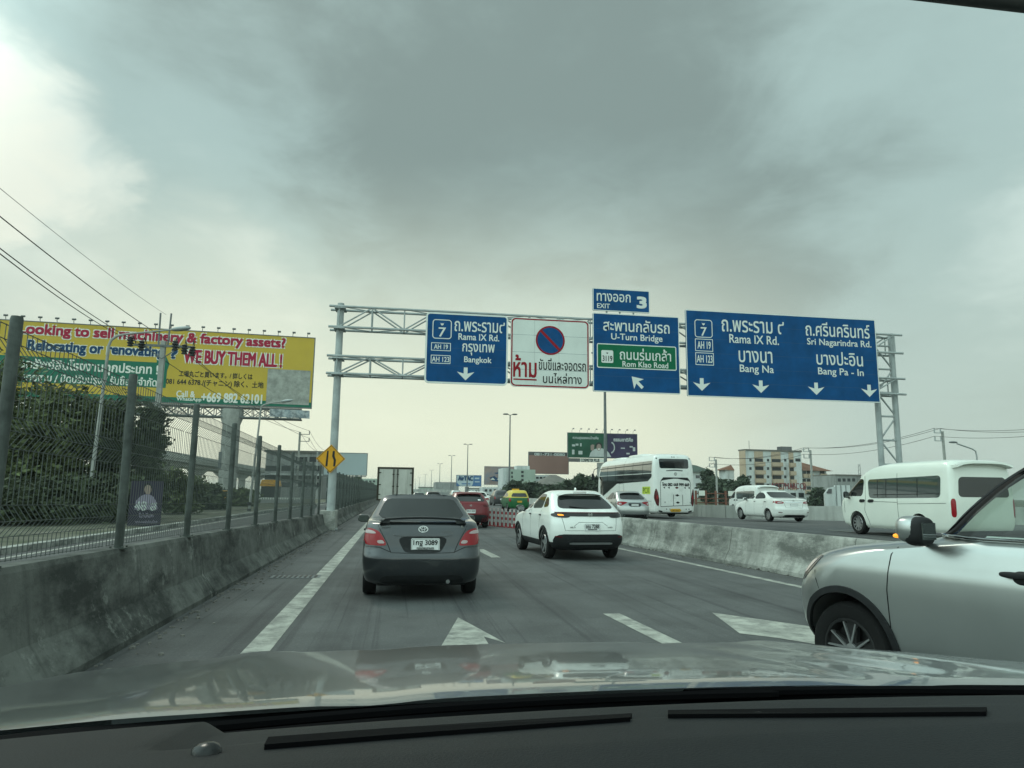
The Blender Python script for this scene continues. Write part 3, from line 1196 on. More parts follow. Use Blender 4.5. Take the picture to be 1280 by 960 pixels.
def shell(slices, cf=(0.42, 0.45), cr_=(0.28, 0.22), bow=(0.10, 0.05), sub=4, taper=0.03, fine=1):
    """closed body from level slices (z, front y, rear y, half width) with rounded corners"""
    sl_ = np.array(slices, float)
    idx = np.arange(len(sl_))
    q = np.linspace(0, len(sl_) - 1, (len(sl_) - 1) * sub + 1)
    Zs, F, B, Wd = [pchip(idx, sl_[:, c], q) for c in range(4)]

    def outline(yf, yr, w):
        L = (yf - yr) / 2
        yc = (yf + yr) / 2
        pts = []

        def quad(sy, rx, ry, b):
            rx, ry = min(rx, 0.62 * w), min(ry, 0.55 * L)
            o = []
            for k in range(5 * fine):
                o.append((k / (5 * fine) * (w - rx), L))
            for k in range(7):
                a = PI / 2 * k / 6
                o.append((w - rx + rx * math.sin(a), L - ry + ry * math.cos(a)))
            for k in range(1, 8 * fine + 1):
                o.append((w, (L - ry) * (1 - k / (8 * fine))))
            res = []
            for x, y in o:
                u = y / L
                res.append((x * (1 - taper * u**4), yc + sy * (y - b * (x / w) ** 2 * u**3)))
            return res
        qf = quad(1, cf[0], cf[1], bow[0])
        qr = quad(-1, cr_[0], cr_[1], bow[1])
        right = qf + qr[-2::-1]
        left = [(-x, y) for x, y in right[-2:0:-1]]
        return right + left
    vs, fs = [], []
    for z, f, b, w in zip(Zs, F, B, Wd):
        vs += [(x, y, z) for x, y in outline(f, b, w)]
    n = len(vs) // len(Zs)
    for i in range(len(Zs) - 1):
        for k in range(n):
            a, b = i * n + k, i * n + (k + 1) % n
            fs.append((a, a + n, b + n, b))
    fs.append(tuple(range(n)))
    fs.append(tuple(range(len(vs) - 1, len(vs) - n - 1, -1)))
    return vs, fs


def cut_wheels(vs, fs, arches, hw, depth=0.34):
    """cut the wheel arches: arches = [(y, z, r)]"""
    me = bpy.data.meshes.new('b')
    me.from_pydata(vs, [], fs)
    o = bpy.data.objects.new('b', me)
    COL.objects.link(o)
    mb = MB()
    for y, z, r in arches:
        for s in (-1, 1):
            n = 40
            ring_ = [(y + r * math.cos(2 * PI * k / n), z + r * math.sin(2 * PI * k / n)) for k in range(n)]
            x0, x1 = s * (hw - depth), s * (hw + 0.3)
            if s < 0:
                x0, x1 = x1, x0
            mb.add([(x0, a, b) for a, b in ring_] + [(x1, a, b) for a, b in ring_],
                   [tuple(range(n - 1, -1, -1)), tuple(range(n, 2 * n))] + [(i, (i + 1) % n, (i + 1) % n + n, i + n) for i in range(n)])
    c = mb.build('c', 'underbody')
    bm_ = o.modifiers.new('cut', 'BOOLEAN')
    bm_.operation = 'DIFFERENCE'
    bm_.solver = 'EXACT'
    bm_.object = c
    bpy.context.view_layer.update()
    res = bpy.data.meshes.new_from_object(o.evaluated_get(bpy.context.evaluated_depsgraph_get()))
    bpy.data.objects.remove(o)
    bpy.data.objects.remove(c)
    v2 = [tuple(p.co) for p in res.vertices]
    f2 = [tuple(p.vertices) for p in res.polygons]
    return v2, f2


AX = {'rear': (0, Vector((0, 1, 0))), 'front': (0, Vector((0, -1, 0))), 'left': (1, Vector((1, 0, 0))),
      'right': (1, Vector((-1, 0, 0))), 'top': (2, Vector((0, 0, -1)))}


def hit(bvh, axis, u, v):
    d = AX[axis][1]
    o = {'rear': Vector((u, -30, v)), 'front': Vector((u, 30, v)), 'left': Vector((-30, u, v)),
         'right': Vector((30, u, v)), 'top': Vector((u, v, 30))}[axis]
    p, nrm, _, _ = bvh.ray_cast(o, d)
    if p is None:
        p, nrm, _, _ = bvh.find_nearest(o + d * 28.2)
    if nrm.dot(d) > 0:
        nrm = -nrm
    return p, nrm


def chaikin(p, n=2, rad=.07):
    for j in range(n):
        lim = rad / (1 + j)
        q = []
        m = len(p)
        for i in range(m):
            a, b = p[i], p[(i + 1) % m]
            t = min(.22, lim / max(1e-6, math.dist(a, b)))
            q.append((a[0] * (1 - t) + b[0] * t, a[1] * (1 - t) + b[1] * t))
            q.append((a[0] * t + b[0] * (1 - t), a[1] * t + b[1] * (1 - t)))
        p = q
    return p


def dense(p, step):
    out = []
    for i in range(len(p)):
        a, b = p[i], p[(i + 1) % len(p)]
        k = max(1, int(math.dist(a, b) / step))
        out += [(a[0] + (b[0] - a[0]) * j / k, a[1] + (b[1] - a[1]) * j / k) for j in range(k)]
    return out


def patch(bvh, axis, poly, off=0.004, rings=7, rnd=2, mb=None, mi=0, step=0.06):
    """a thin panel lying on the body: outline given in the view along axis"""
    p = dense(chaikin(poly, rnd) if rnd else poly, step)
    cx = sum(a for a, _ in p) / len(p)
    cy = sum(b for _, b in p) / len(p)
    mb = mb or MB()
    n = len(p)
    vs = []
    for k in range(rings):
        s = 1 - k / rings
        for a, b in p:
            q, nm = hit(bvh, axis, cx + (a - cx) * s, cy + (b - cy) * s)
            vs.append(q + nm * off)
    q, nm = hit(bvh, axis, cx, cy)
    vs.append(q + nm * off)
    fs = [(k * n + i, k * n + (i + 1) % n, (k + 1) * n + (i + 1) % n, (k + 1) * n + i) for k in range(rings - 1) for i in range(n)]
    fs += [((rings - 1) * n + i, (rings - 1) * n + (i + 1) % n, rings * n) for i in range(n)]
    o = len(vs)
    for a, b in p:
        q, nm = hit(bvh, axis, a, b)
        vs.append(q - nm * 0.006)
    fs += [(o + i, o + (i + 1) % n, (i + 1) % n, i) for i in range(n)]
    return mb.add(vs, fs, mi)


def seam(bvh, axis, pts, r=0.004, mb=None, off=-0.001, mi=0, closed=False):
    if closed:
        pts = list(pts) + [pts[0]]
    q = []
    for i in range(len(pts) - 1):
        a, b = pts[i], pts[i + 1]
        k = max(1, int(math.dist(a, b) / 0.06))
        q += [(a[0] + (b[0] - a[0]) * j / k, a[1] + (b[1] - a[1]) * j / k) for j in range(k)]
    q.append(pts[-1])
    P = []
    for a, b in q:
        h_, nm = hit(bvh, axis, a, b)
        P.append(h_ + nm * off)
    mb = mb or MB()
    return mb.tube(P, r, 6, mi)


def blob(mb, c, sx, sy, sz, e=3.0, mi=0, nu=18, nv=10):
    vs, fs = [], []
    f = lambda t: math.copysign(abs(t) ** (2 / e), t)
    for j in range(nv + 1):
        b = -PI / 2 + PI * j / nv
        for i in range(nu):
            a = 2 * PI * i / nu
            vs.append((c[0] + sx * f(math.cos(b)) * f(math.cos(a)), c[1] + sy * f(math.cos(b)) * f(math.sin(a)), c[2] + sz * f(math.sin(b))))
    for j in range(nv):
        for i in range(nu):
            p, q = j * nu + i, j * nu + (i + 1) % nu
            fs.append((p, q, q + nu, p + nu))
    return mb.add(vs, fs, mi)


def wheel(root, x, y, r, wd, side, spokes=5, rimf=0.66, style='silver', n=32):
    rr = r * rimf
    h = wd / 2
    mb = MB()
    mb.lathe([(rr, -h + .01), (rr + .02, -h), (r - .03, -h), (r - .008, -h + .02), (r, -h + .045), (r, h - .045), (r - .008, h - .02), (r - .03, h), (rr + .02, h), (rr, h - .01)], axis='x', n=n)
    w = mb.build('wheel', 'tyre', root, 40)
    w.location = (x, y, r)
    if side < 0:
        w.rotation_euler = (0, 0, PI)
    mb = MB()
    mb.lathe([(rr, h - .012), (rr - .008, h - .004), (rr - .022, h - .006), (rr - .026, h - .03), (rr - .04, h - .09), (0.0, h - .10)], axis='x', n=n, mi=1)
    mb.lathe([(rr + .002, h - .014), (rr - .006, h - .002), (rr - .018, h - .004), (rr - .024, h - .022)], axis='x', n=n, mi=0 if style == 'silver' else 1)
    mb.lathe([(0.055, h - .055), (0.05, h - .022), (0.0, h - .018)], axis='x', n=14, mi=0)
    for k in range(spokes):
        a = 2 * PI * k / spokes + 0.3
        ca, sa = math.cos(a), math.sin(a)
        if style == 'silver':
            offs = [(0.0, 0.030, 0.022, 0)]
        else:
            offs = [(-0.27, 0.008, 0.006, 0), (0.27, 0.008, 0.006, 0), (0.0, 0.040, 0.055, 1)]
        for da, w0, w1, mi in offs:
            cb, sb = math.cos(a + da), math.sin(a + da)
            p0 = Vector((h - (.022 if mi == 0 else .034), 0.04 * ca, 0.04 * sa))
            p1 = Vector((h - (.014 if mi == 0 else .03), (rr - .015) * cb, (rr - .015) * sb))
            t = Vector((0, -sb, cb))
            vs = []
            for p, ww in ((p0, w0), (p1, w1)):
                for sgn in (-1, 1):
                    vs.append(p + t * ww * sgn)
                    vs.append(p + t * ww * sgn * 1.15 + Vector((-.03, 0, 0)))
            mb.add(vs, [(0, 2, 6, 4), (0, 4, 5, 1), (2, 3, 7, 6), (4, 6, 7, 5)], mi)
    mb.build('rim', ['rim', 'rim_dark'], w, 40)
    return w


def inside_poly(x, y, p):
    r = False
    for i in range(len(p)):
        (x0, y0), (x1, y1) = p[i], p[i - 1]
        if (y0 > y) != (y1 > y) and x < (x1 - x0) * (y - y0) / (y1 - y0) + x0:
            r = not r
    return r


def rad_at(poly, c, a):
    d = (math.cos(a), math.sin(a))
    best = 0
    for i in range(len(poly)):
        (x0, y0), (x1, y1) = poly[i], poly[(i + 1) % len(poly)]
        ex, ey = x1 - x0, y1 - y0
        den = d[0] * ey - d[1] * ex
        if abs(den) < 1e-9:
            continue
        t = ((x0 - c[0]) * ey - (y0 - c[1]) * ex) / den
        s = ((x0 - c[0]) * d[1] - (y0 - c[1]) * d[0]) / den
        if -1e-6 <= s <= 1 + 1e-6 and t > best:
            best = t
    return best


def ring_patch(bvh, axis, outer, inner, off=.01, n=140, k=4):
    """a frame on the body between two outlines"""
    outer, inner = chaikin(outer, 2, .05), chaikin(inner, 2, .05)
    c = (sum(a for a, _ in inner) / len(inner), sum(b for _, b in inner) / len(inner))
    vs = []
    for i in range(n):
        an = 2 * PI * i / n
        r0, r1 = rad_at(inner, c, an), rad_at(outer, c, an)
        for j in range(k + 1):
            r = r0 + (r1 - r0) * j / k
            p, nm = hit(bvh, axis, c[0] + r * math.cos(an), c[1] + r * math.sin(an))
            vs.append(p + nm * (off if j < k else -.004))
        p, nm = hit(bvh, axis, c[0] + r0 * math.cos(an), c[1] + r0 * math.sin(an))
        vs.append(p - nm * .03)
    m = k + 2
    fs = []
    for i in range(n):
        a, b = i * m, ((i + 1) % n) * m
        for j in range(k):
            fs.append((a + j, a + j + 1, b + j + 1, b + j))
        fs.append((a, b, b + k + 1, a + k + 1))
    return MB().add(vs, fs)


class Car:
    def __init__(self, name, label, cat, slices, paint, arches, wheel_r, hw, loc, rz=0.0, group=None, cf=(.42, .45), cr_=(.28, .22),
                 bow=(.10, .05), clad=0.0, clad_mat='black_plastic', two=None, spokes=5, style='silver', wd=0.2, track_in=0.02, sub=4, taper=.03, fine=1, holes=()):
        self.root = thing(name, label, cat, loc, rz, group)
        vs, fs = shell(slices, cf, cr_, bow, sub, taper, fine)
        vs, fs = cut_wheels(vs, fs, arches, hw)
        self.bvh = BVHTree.FromPolygons([Vector(v) for v in vs], fs)
        for ax, poly in holes:
            keep = []
            for f in fs:
                c = sum((Vector(vs[i]) for i in f), Vector()) / len(f)
                a, b = (c.y, c.z) if AX[ax][0] == 1 else (c.x, c.z)
                ok = {'left': c.x < -.35, 'right': c.x > .35, 'front': c.y > -.2, 'rear': c.y < 0}[ax]
                if ax == 'front':
                    ok = ok and abs(c.x) < .9 * hw and hit(self.bvh, 'front', c.x, c.z)[0].y - c.y < .12
                if not (ok and inside_poly(a, b, poly)):
                    keep.append(f)
            fs = keep
        mb = MB()
        mats = [paint, 'underbody', clad_mat, two[1] if two else paint]
        for f in fs:
            c = sum((Vector(vs[i]) for i in f), Vector()) / len(f)
            inside = any(abs(math.hypot(c.y - y, c.z - z)) < r * 0.995 and abs(c.x) < hw - 0.02 and
                         all(math.hypot(vs[i][1] - y, vs[i][2] - z) < r * 1.01 for i in f) for y, z, r in arches)
            mi = 1 if inside or (len(f) > 30 and c.z < 0.5) else (2 if c.z < clad else (3 if two and c.z > two[0] else 0))
            mb.f.append(tuple(f))
            mb.m.append(mi)
        mb.v = [tuple(v) for v in vs]
        self.body = mb.build('body', mats, self.root, 32)
        self.hw = hw
        for y, z, r in arches:
            for s in (-1, 1):
                wheel(self.root, s * (hw - wd / 2 - track_in), y, wheel_r, wd, s, spokes, style=style)

    def p(self, name, axis, poly, mat, off=0.004, rnd=2, parent=None, **k):
        o = patch(self.bvh, axis, poly, off, rnd=rnd, **k).build(name, mat, parent or self.root, 40)
        return o

    def both(self, name, poly, mat, off=0.004, rnd=2, **k):
        for ax in ('left', 'right'):
            self.p(name, ax, poly, mat, off, rnd, **k)

    def pair(self, name, axis, poly, mat, off=0.004, rnd=2, **k):
        """mirrored left and right in the front or rear view"""
        self.p(name, axis, poly, mat, off, rnd, **k)
        self.p(name, axis, [(-a, b) for a, b in poly], mat, off, rnd, **k)

    def seams(self, paths, r=0.0035, mat='seam', name='panel_gap'):
        mb = MB()
        for ax, pts in paths:
            seam(self.bvh, ax, pts, r, mb)
        mb.build(name, mat, self.root, 40)

    def mirrors(self, y, z, x, paint, sx=0.115, sy=0.075, sz=0.075, indicator=None):
        for s in (-1, 1):
            mb = MB()
            blob(mb, (s * x, y, z), sx, sy, sz, 3.2)
            o = mb.build('wing_mirror', paint, self.root, 50)
            mb = MB()
            mb.obox((s * x, y - sy - 0.001, z), (sx * .80, 0, 0), (0, .004, 0), (0, 0, sz * .74))
            mb.build('mirror_glass', 'glass_light', o)
            mb = MB()
            mb.tube([(s * (x - sx * .6), y + .01, z - sz * .7), (s * (x - sx - .09), y + .03, z - sz * 1.1)], 0.028, 8)
            mb.build('mirror_arm', 'black_plastic', o, 40)
            if indicator:
                mb = MB()
                blob(mb, (s * (x + sx * .25), y + sy * .80, z - sz * .38), sx * .6, sy * .3, sz * .16, 2.5)
                mb.build('indicator', indicator, o, 50)

    def number_plate(self, x, z, w, h, txt, sub_, mat='plate_white', axis='rear', dy=0.012, ink='sign_black'):
        p, _ = hit(self.bvh, axis, x, z)
        q, _ = hit(self.bvh, axis, x, z + h / 2)
        y0 = min(p.y, q.y) - dy
        mb = MB()
        plate(mb, rrect(x - w / 2, x + w / 2, z - h / 2, z + h / 2, 0.018), y0, dy + 0.004)
        o = mb.build('number_plate', mat, self.root)
        mb = MB()
        ring(mb, rrect(x - w / 2 + .008, x + w / 2 - .008, z - h / 2 + .008, z + h / 2 - .008, .012),
             rrect(x - w / 2 + .013, x + w / 2 - .013, z - h / 2 + .013, z + h / 2 - .013, .008), y0 - .001)
        if txt:
            put_text(mb, txt, x - w * .42, x + w * .42, z - h * .12, z + h * .36, y0 - .0015, bold=.002)
        if sub_:
            put_text(mb, sub_, x - w * .30, x + w * .30, z - h * .40, z - h * .20, y0 - .0015, bold=.001)
        mb.build('plate_lettering', ink, o)
        return y0

    def badge(self, x, z, w, h, mat='chrome', kind='ovals', axis='rear'):
        p, nm = hit(self.bvh, axis, x, z)
        y = min(p.y, hit(self.bvh, axis, x, z - h / 2)[0].y, hit(self.bvh, axis, x, z + h / 2)[0].y) - 0.006
        mb = MB()

        def el(cx, cz, a, b, t=.2):
            n = 24
            o = [(cx + a * math.cos(2 * PI * k / n), cz + b * math.sin(2 * PI * k / n)) for k in range(n)]
            i = [(cx + a * (1 - t) * math.cos(2 * PI * k / n), cz + b * (1 - t) * math.sin(2 * PI * k / n)) for k in range(n)]
            ring(mb, o, i, y)
        if kind == 'ovals':
            el(x, z, w / 2, h / 2)
            el(x, z, w * .17, h * .46, .28)
            el(x, z + h * .18, w * .34, h * .26, .24)
        elif kind == 'h':
            el(x, z, w / 2, h / 2, .12)
            for s in (-1, 1):
                mb.add([(x + s * w * .14, y, z - h * .34), (x + s * w * .24, y, z - h * .34), (x + s * w * .36, y, z + h * .36), (x + s * w * .24, y, z + h * .36)], [(0, 1, 2, 3)])
            mb.add([(x - w * .2, y, z - h * .08), (x + w * .2, y, z - h * .08), (x + w * .2, y, z + h * .06), (x - w * .2, y, z + h * .06)], [(0, 1, 2, 3)])
        else:
            el(x, z, w / 2, h / 2, .25)
            mb.add([(x - w * .12, y, z), (x, y, z - h * .3), (x + w * .12, y, z), (x, y, z + h * .3)], [(0, 1, 2, 3)])
        return mb.build('badge', mat, self.root)

    def script(self, s, x0, x1, z0, z1, mat='chrome', axis='rear', bold=.001, name='lettering'):
        p, _ = hit(self.bvh, axis, (x0 + x1) / 2, (z0 + z1) / 2)
        p2, _ = hit(self.bvh, axis, x0, z1)
        p3, _ = hit(self.bvh, axis, x1, z0)
        mb = MB()
        put_text(mb, s, x0, x1, z0, z1, min(p.y, p2.y, p3.y) - .004, bold=bold)
        return mb.build(name, mat, self.root)

    def under(self, y0, y1, zlow=0.2):
        mb = MB()
        mb.box(-self.hw * .72, self.hw * .72, y0, y1, zlow, 0.42)
        mb.tube([(-self.hw + .12, y0 + .75, .3), (self.hw - .12, y0 + .75, .3)], .05, 8)
        mb.build('underbody', 'underbody', self.root)


SEDAN = [(.20, 1.95, -1.92, .72), (.27, 2.08, -2.06, .80), (.42, 2.14, -2.135, .842), (.58, 2.15, -2.15, .850), (.66, 2.12, -2.115, .850),
         (.72, 2.06, -2.075, .848), (.86, 1.66, -2.05, .840), (.95, 1.20, -2.03, .828), (1.01, .92, -2.01, .816), (1.055, .82, -1.97, .802), (1.085, .77, -1.82, .79),
         (1.105, .71, -1.50, .778), (1.20, .45, -1.22, .725), (1.32, .10, -.92, .66), (1.41, -.18, -.70, .60), (1.445, -.35, -.60, .53), (1.463, -.5, -.55 - .03, .38)]


def sc(sl_, kl, kw, kz, dz=0):
    return [(z * kz + dz, f * kl, r * kl, w * kw) for z, f, r, w in sl_]


def sedan_glass(c, k=1.0, kw=1.0, kz=1.0):
    f = lambda P: [(a * k, b * kz) for a, b in P]
    g_ = lambda P: [(a * kw, b * kz) for a, b in P]
    c.p('rear_window', 'rear', g_([(-.66, 1.12), (.66, 1.12), (.585, 1.30), (.52, 1.395), (-.52, 1.395), (-.585, 1.30)]), 'glass', rnd=1)
    c.p('windscreen', 'front', g_([(-.64, 1.08), (.64, 1.08), (.55, 1.33), (.46, 1.40), (-.46, 1.40), (-.55, 1.33)]), 'glass')
    c.both('side_window', f([(.55, 1.05), (-.02, 1.06), (-.02, 1.37), (.06, 1.36), (.30, 1.23)]), 'glass')
    c.both('side_window', f([(-.09, 1.06), (-1.02, 1.08), (-.92, 1.20), (-.66, 1.345), (-.30, 1.38), (-.09, 1.375)]), 'glass')
    for ax in ('left', 'right'):
        c.seams([(ax, f([(.68, .98), (.76, .70), (.74, .30)])), (ax, f([(-.06, 1.05), (-.07, .28)])), (ax, f([(-.98, 1.06), (-.86, .62)])), (ax, f([(.74, .29), (-.86, .29)]))])
    for ax in ('left', 'right'):
        for y in (-.0, -.92):
            p, nm = hit(c.bvh, ax, y * k - .12, .93 * kz)
            blob(MB(), (p.x + nm.x * .012, p.y, p.z), .018, .085, .016, 2.5).build('door_handle', 'black_plastic', c.root, 50)


def make_sedan(label, paint, loc, rz, lamps='split', dims=(1, 1, 1), spokes=7, plate_txt=None, spoiler=True, group=None, arch=(1.30, -1.22)):
    kl, kw, kz = dims
    c = Car('saloon_car', label, 'car', sc(SEDAN, *dims), paint, [(arch[0] * kl, .30, .345), (arch[1] * kl, .30, .345)], .305, .85 * kw, loc, rz, group,
            cf=(.40, .42), cr_=(.30, .24), bow=(.12, .07), spokes=spokes, wd=.19)
    sedan_glass(c, kl, kw, kz)
    c.mirrors(.62 * kl, 1.04 * kz, .93 * kw, 'paint_dark' if lamps == 'split' else paint, .10, .07, .068)
    c.under(-1.9 * kl, 1.9 * kl)
    g_ = lambda P: [(a * kw, b * kz) for a, b in P]
    if lamps == 'split':
        c.pair('tail_lamp', 'rear', g_([(.835, .985), (.74, .995), (.62, .96), (.545, .86), (.50, .765), (.56, .755), (.845, .765)]), 'lamp_red')
        c.pair('lamp_lens', 'rear', g_([(.80, .966), (.74, .968), (.67, .945), (.65, .915), (.82, .92)]), 'lamp_clear', .008)
        c.pair('lamp_lens', 'rear', g_([(.64, .825), (.56, .835), (.525, .785), (.62, .785)]), 'lamp_clear', .008)
        c.p('boot_garnish', 'rear', g_([(-.44, .905), (-.36, .925), (.36, .925), (.44, .905), (.34, .885), (-.34, .885)]), paint, .024, 1)
        c.p('plate_recess', 'rear', g_([(-.36, .878), (.36, .878), (.27, .69), (.20, .665), (-.20, .665), (-.27, .69)]), 'black_plastic', .003)
        c.p('bumper_lower', 'rear', g_([(-.55, .36), (.55, .36), (.60, .24), (-.60, .24)]), 'black_plastic', .004)
        c.seams([('rear', g_([(-.63, 1.03), (-.60, .97), (-.50, .80), (-.44, .665), (0, .655), (.44, .665), (.50, .80), (.60, .97), (.63, 1.03)])),
                 ('rear', g_([(-.84, .74), (-.60, .735), (-.44, .67)])), ('rear', g_([(.84, .74), (.60, .735), (.44, .67)]))], .005)
        # bumper crease
    else:
        c.pair('tail_lamp', 'rear', g_([(.845, .985), (.66, .965), (.50, .93), (.47, .88), (.60, .835), (.84, .85)]), 'lamp_red')
        c.pair('lamp_lens', 'rear', g_([(.74, .93), (.56, .915), (.54, .875), (.62, .86), (.74, .87)]), 'lamp_clear', .008)
        c.p('boot_garnish', 'rear', g_([(-.44, .945), (.44, .945), (.42, .905), (-.42, .905)]), 'chrome', .014, 1)
        c.p('bumper_lower', 'rear', g_([(-.50, .34), (.50, .34), (.58, .22), (-.58, .22)]), 'black_plastic', .004)
        c.pair('reflector', 'rear', g_([(.76, .47), (.60, .46), (.60, .43), (.76, .43)]), 'lamp_dark_red', .006)
        c.seams([('rear', g_([(-.62, 1.03), (-.46, .85), (-.42, .665), (.42, .665), (.46, .85), (.62, 1.03)]))], .005)
    c.pair('headlamp', 'front', g_([(.80, .80), (.50, .74), (.44, .66), (.62, .62), (.82, .68)]), 'lamp_clear')
    if spoiler:
        mb = MB()
        n = 16
        top, bot = [], []
        for i in range(n + 1):
            u = -1 + 2 * i / n
            x = .61 * u * kw
            top.append((x, 1.150 - .030 * u**2 - .05 * max(0, abs(u) - .88) / .12))
        for i in range(n):
            (xa, za), (xb, zb) = top[i], top[i + 1]
            y0, y1 = -1.99 * kl, -1.74 * kl
            mb.add([(xa, y0, za * kz), (xb, y0, zb * kz), (xb, y1, zb * kz + .008), (xa, y1, za * kz + .008),
                    (xa, y0 + .01, za * kz - .028), (xb, y0 + .01, zb * kz - .028), (xb, y1, zb * kz - .022), (xa, y1, za * kz - .022)],
                   [(0, 1, 2, 3), (7, 6, 5, 4), (0, 4, 5, 1), (2, 6, 7, 3)] + ([(0, 3, 7, 4)] if i == 0 else []) + ([(1, 5, 6, 2)] if i == n - 1 else []))
        for s in (-1, 1):
            mb.box(min(s * .47, s * .60) * kw, max(s * .47, s * .60) * kw, -1.95 * kl, -1.82 * kl, 1.06 * kz, 1.105 * kz)
        mb.build('spoiler', paint, c.root, 35)
    else:
        c.p('boot_lip', 'rear', g_([(-.60, 1.035), (.60, 1.035), (.58, 1.0), (-.58, 1.0)]), paint, .02, 1)
    return c


gs = make_sedan('dark grey saloon directly ahead with boot spoiler and plate 3089', 'paint_grey', (.39, 12.33, 0), R(0.3), spokes=7, group=None)
gs.number_plate(.035, .772, .40, .175, '1กฐ 3089', 'กรุงเทพมหานคร', dy=.02)
gs.badge(0.0, .985, .14, .095, 'plate_white', kind='ovals')
gs.script('VIOS', -.60, -.46, 1.0, 1.03)
gs.script('E', .545, .575, 1.0, 1.03)
mb = MB()
mb.tube([(.36, -2.10, .27), (.36, -1.85, .28)], .028, 12)
mb.build('exhaust', 'chrome', gs.root, 40)
mb = MB()
patch(gs.bvh, 'rear', [(.24, .945), (.36, .985), (.44, .93), (.40, .90), (.27, .905)], .002, mb=mb)
mb.build('dent', 'paint_dark', gs.root, 40)

ws = make_sedan('white saloon on the other carriageway seen from its rear left', 'paint_white', (18.52, 33.6, .31), R(1.5), 'wrap', (1.055, 1.035, 1.01), 10, spoiler=False)
ws.number_plate(0, .80, .40, .13, None, None, 'plate_white')
ws.badge(0, 1.0, .12, .085, kind='ovals')

SUV = [(.24, 1.95, -1.95, .74), (.31, 2.08, -2.10, .82), (.45, 2.16, -2.17, .878), (.62, 2.19, -2.19, .895), (.80, 2.15, -2.17, .895),
       (.92, 1.98, -2.13, .888), (1.02, 1.50, -2.09, .876), (1.08, 1.02, -2.05, .858), (1.13, .82, -1.99, .838), (1.30, .42, -1.70, .768),
       (1.45, .06, -1.42, .690), (1.53, -.18, -1.28, .625), (1.575, -.42, -1.14, .53), (1.59, -.6, -1.0, .38)]


def suv_glass(c, k=1.0, kw=1.0, kz=1.0, glass='glass'):
    f = lambda P: [(a * k, b * kz) for a, b in P]
    g_ = lambda P: [(a * kw, b * kz) for a, b in P]
    c.p('rear_window', 'rear', g_([(-.68, 1.17), (0, 1.16), (.68, 1.17), (.60, 1.36), (.52, 1.465), (-.52, 1.465), (-.60, 1.36)]), 'glass')
    c.p('windscreen', 'front', g_([(-.70, 1.15), (.70, 1.15), (.60, 1.42), (.52, 1.50), (-.52, 1.50), (-.60, 1.42)]), 'glass')
    c.both('side_window', f([(.60, 1.13), (.0, 1.14), (.0, 1.50), (.08, 1.49), (.36, 1.32)]), glass)
    c.both('side_window', f([(-.07, 1.14), (-.98, 1.16), (-.90, 1.44), (-.80, 1.49), (-.07, 1.51)]), glass)
    c.both('side_window', f([(-1.04, 1.17), (-1.45, 1.21), (-1.20, 1.40), (-.97, 1.43)]), glass, rnd=1)
    for ax in ('left', 'right'):
        c.seams([(ax, f([(.74, 1.06), (.80, .75), (.76, .34)])), (ax, f([(-.04, 1.12), (-.06, .34)])), (ax, f([(-1.0, 1.14), (-.88, .70)])), (ax, f([(.76, .335), (-.86, .335)]))])
    for ax in ('left', 'right'):
        for y in (.0, -.94):
            p, nm = hit(c.bvh, ax, y * k - .02, 1.0 * kz)
            blob(MB(), (p.x + nm.x * .012, p.y, p.z), .018, .085, .016, 2.5).build('door_handle', 'black_plastic', c.root, 50)


def arch_trim(c, arches, mat='black_plastic', w=.055):
    for y, z, r in arches:
        for ax in ('left', 'right'):
            mb = MB()
            n = 28
            vs, fs = [], []
            for i in range(n + 1):
                a = R(1) + R(178) * i / n
                for q, o in ((r - .004, -.02), (r - .004, .012), (r + w, .012), (r + w + .004, -.004)):
                    p, nm = hit(c.bvh, ax, y + (q if q > r else r + .012) * math.cos(a), z + (q if q > r else r + .012) * math.sin(a))
                    sx_ = -1 if ax == 'left' else 1
                    vs.append((p.x + sx_ * o, y + q * math.cos(a), z + q * math.sin(a)))
            for i in range(n):
                for j in range(3):
                    b = i * 4 + j
                    fs.append((b, b + 1, b + 5, b + 4))
            mb.add(vs, fs)
            mb.build('wheel_arch_trim', mat, c.root, 50)


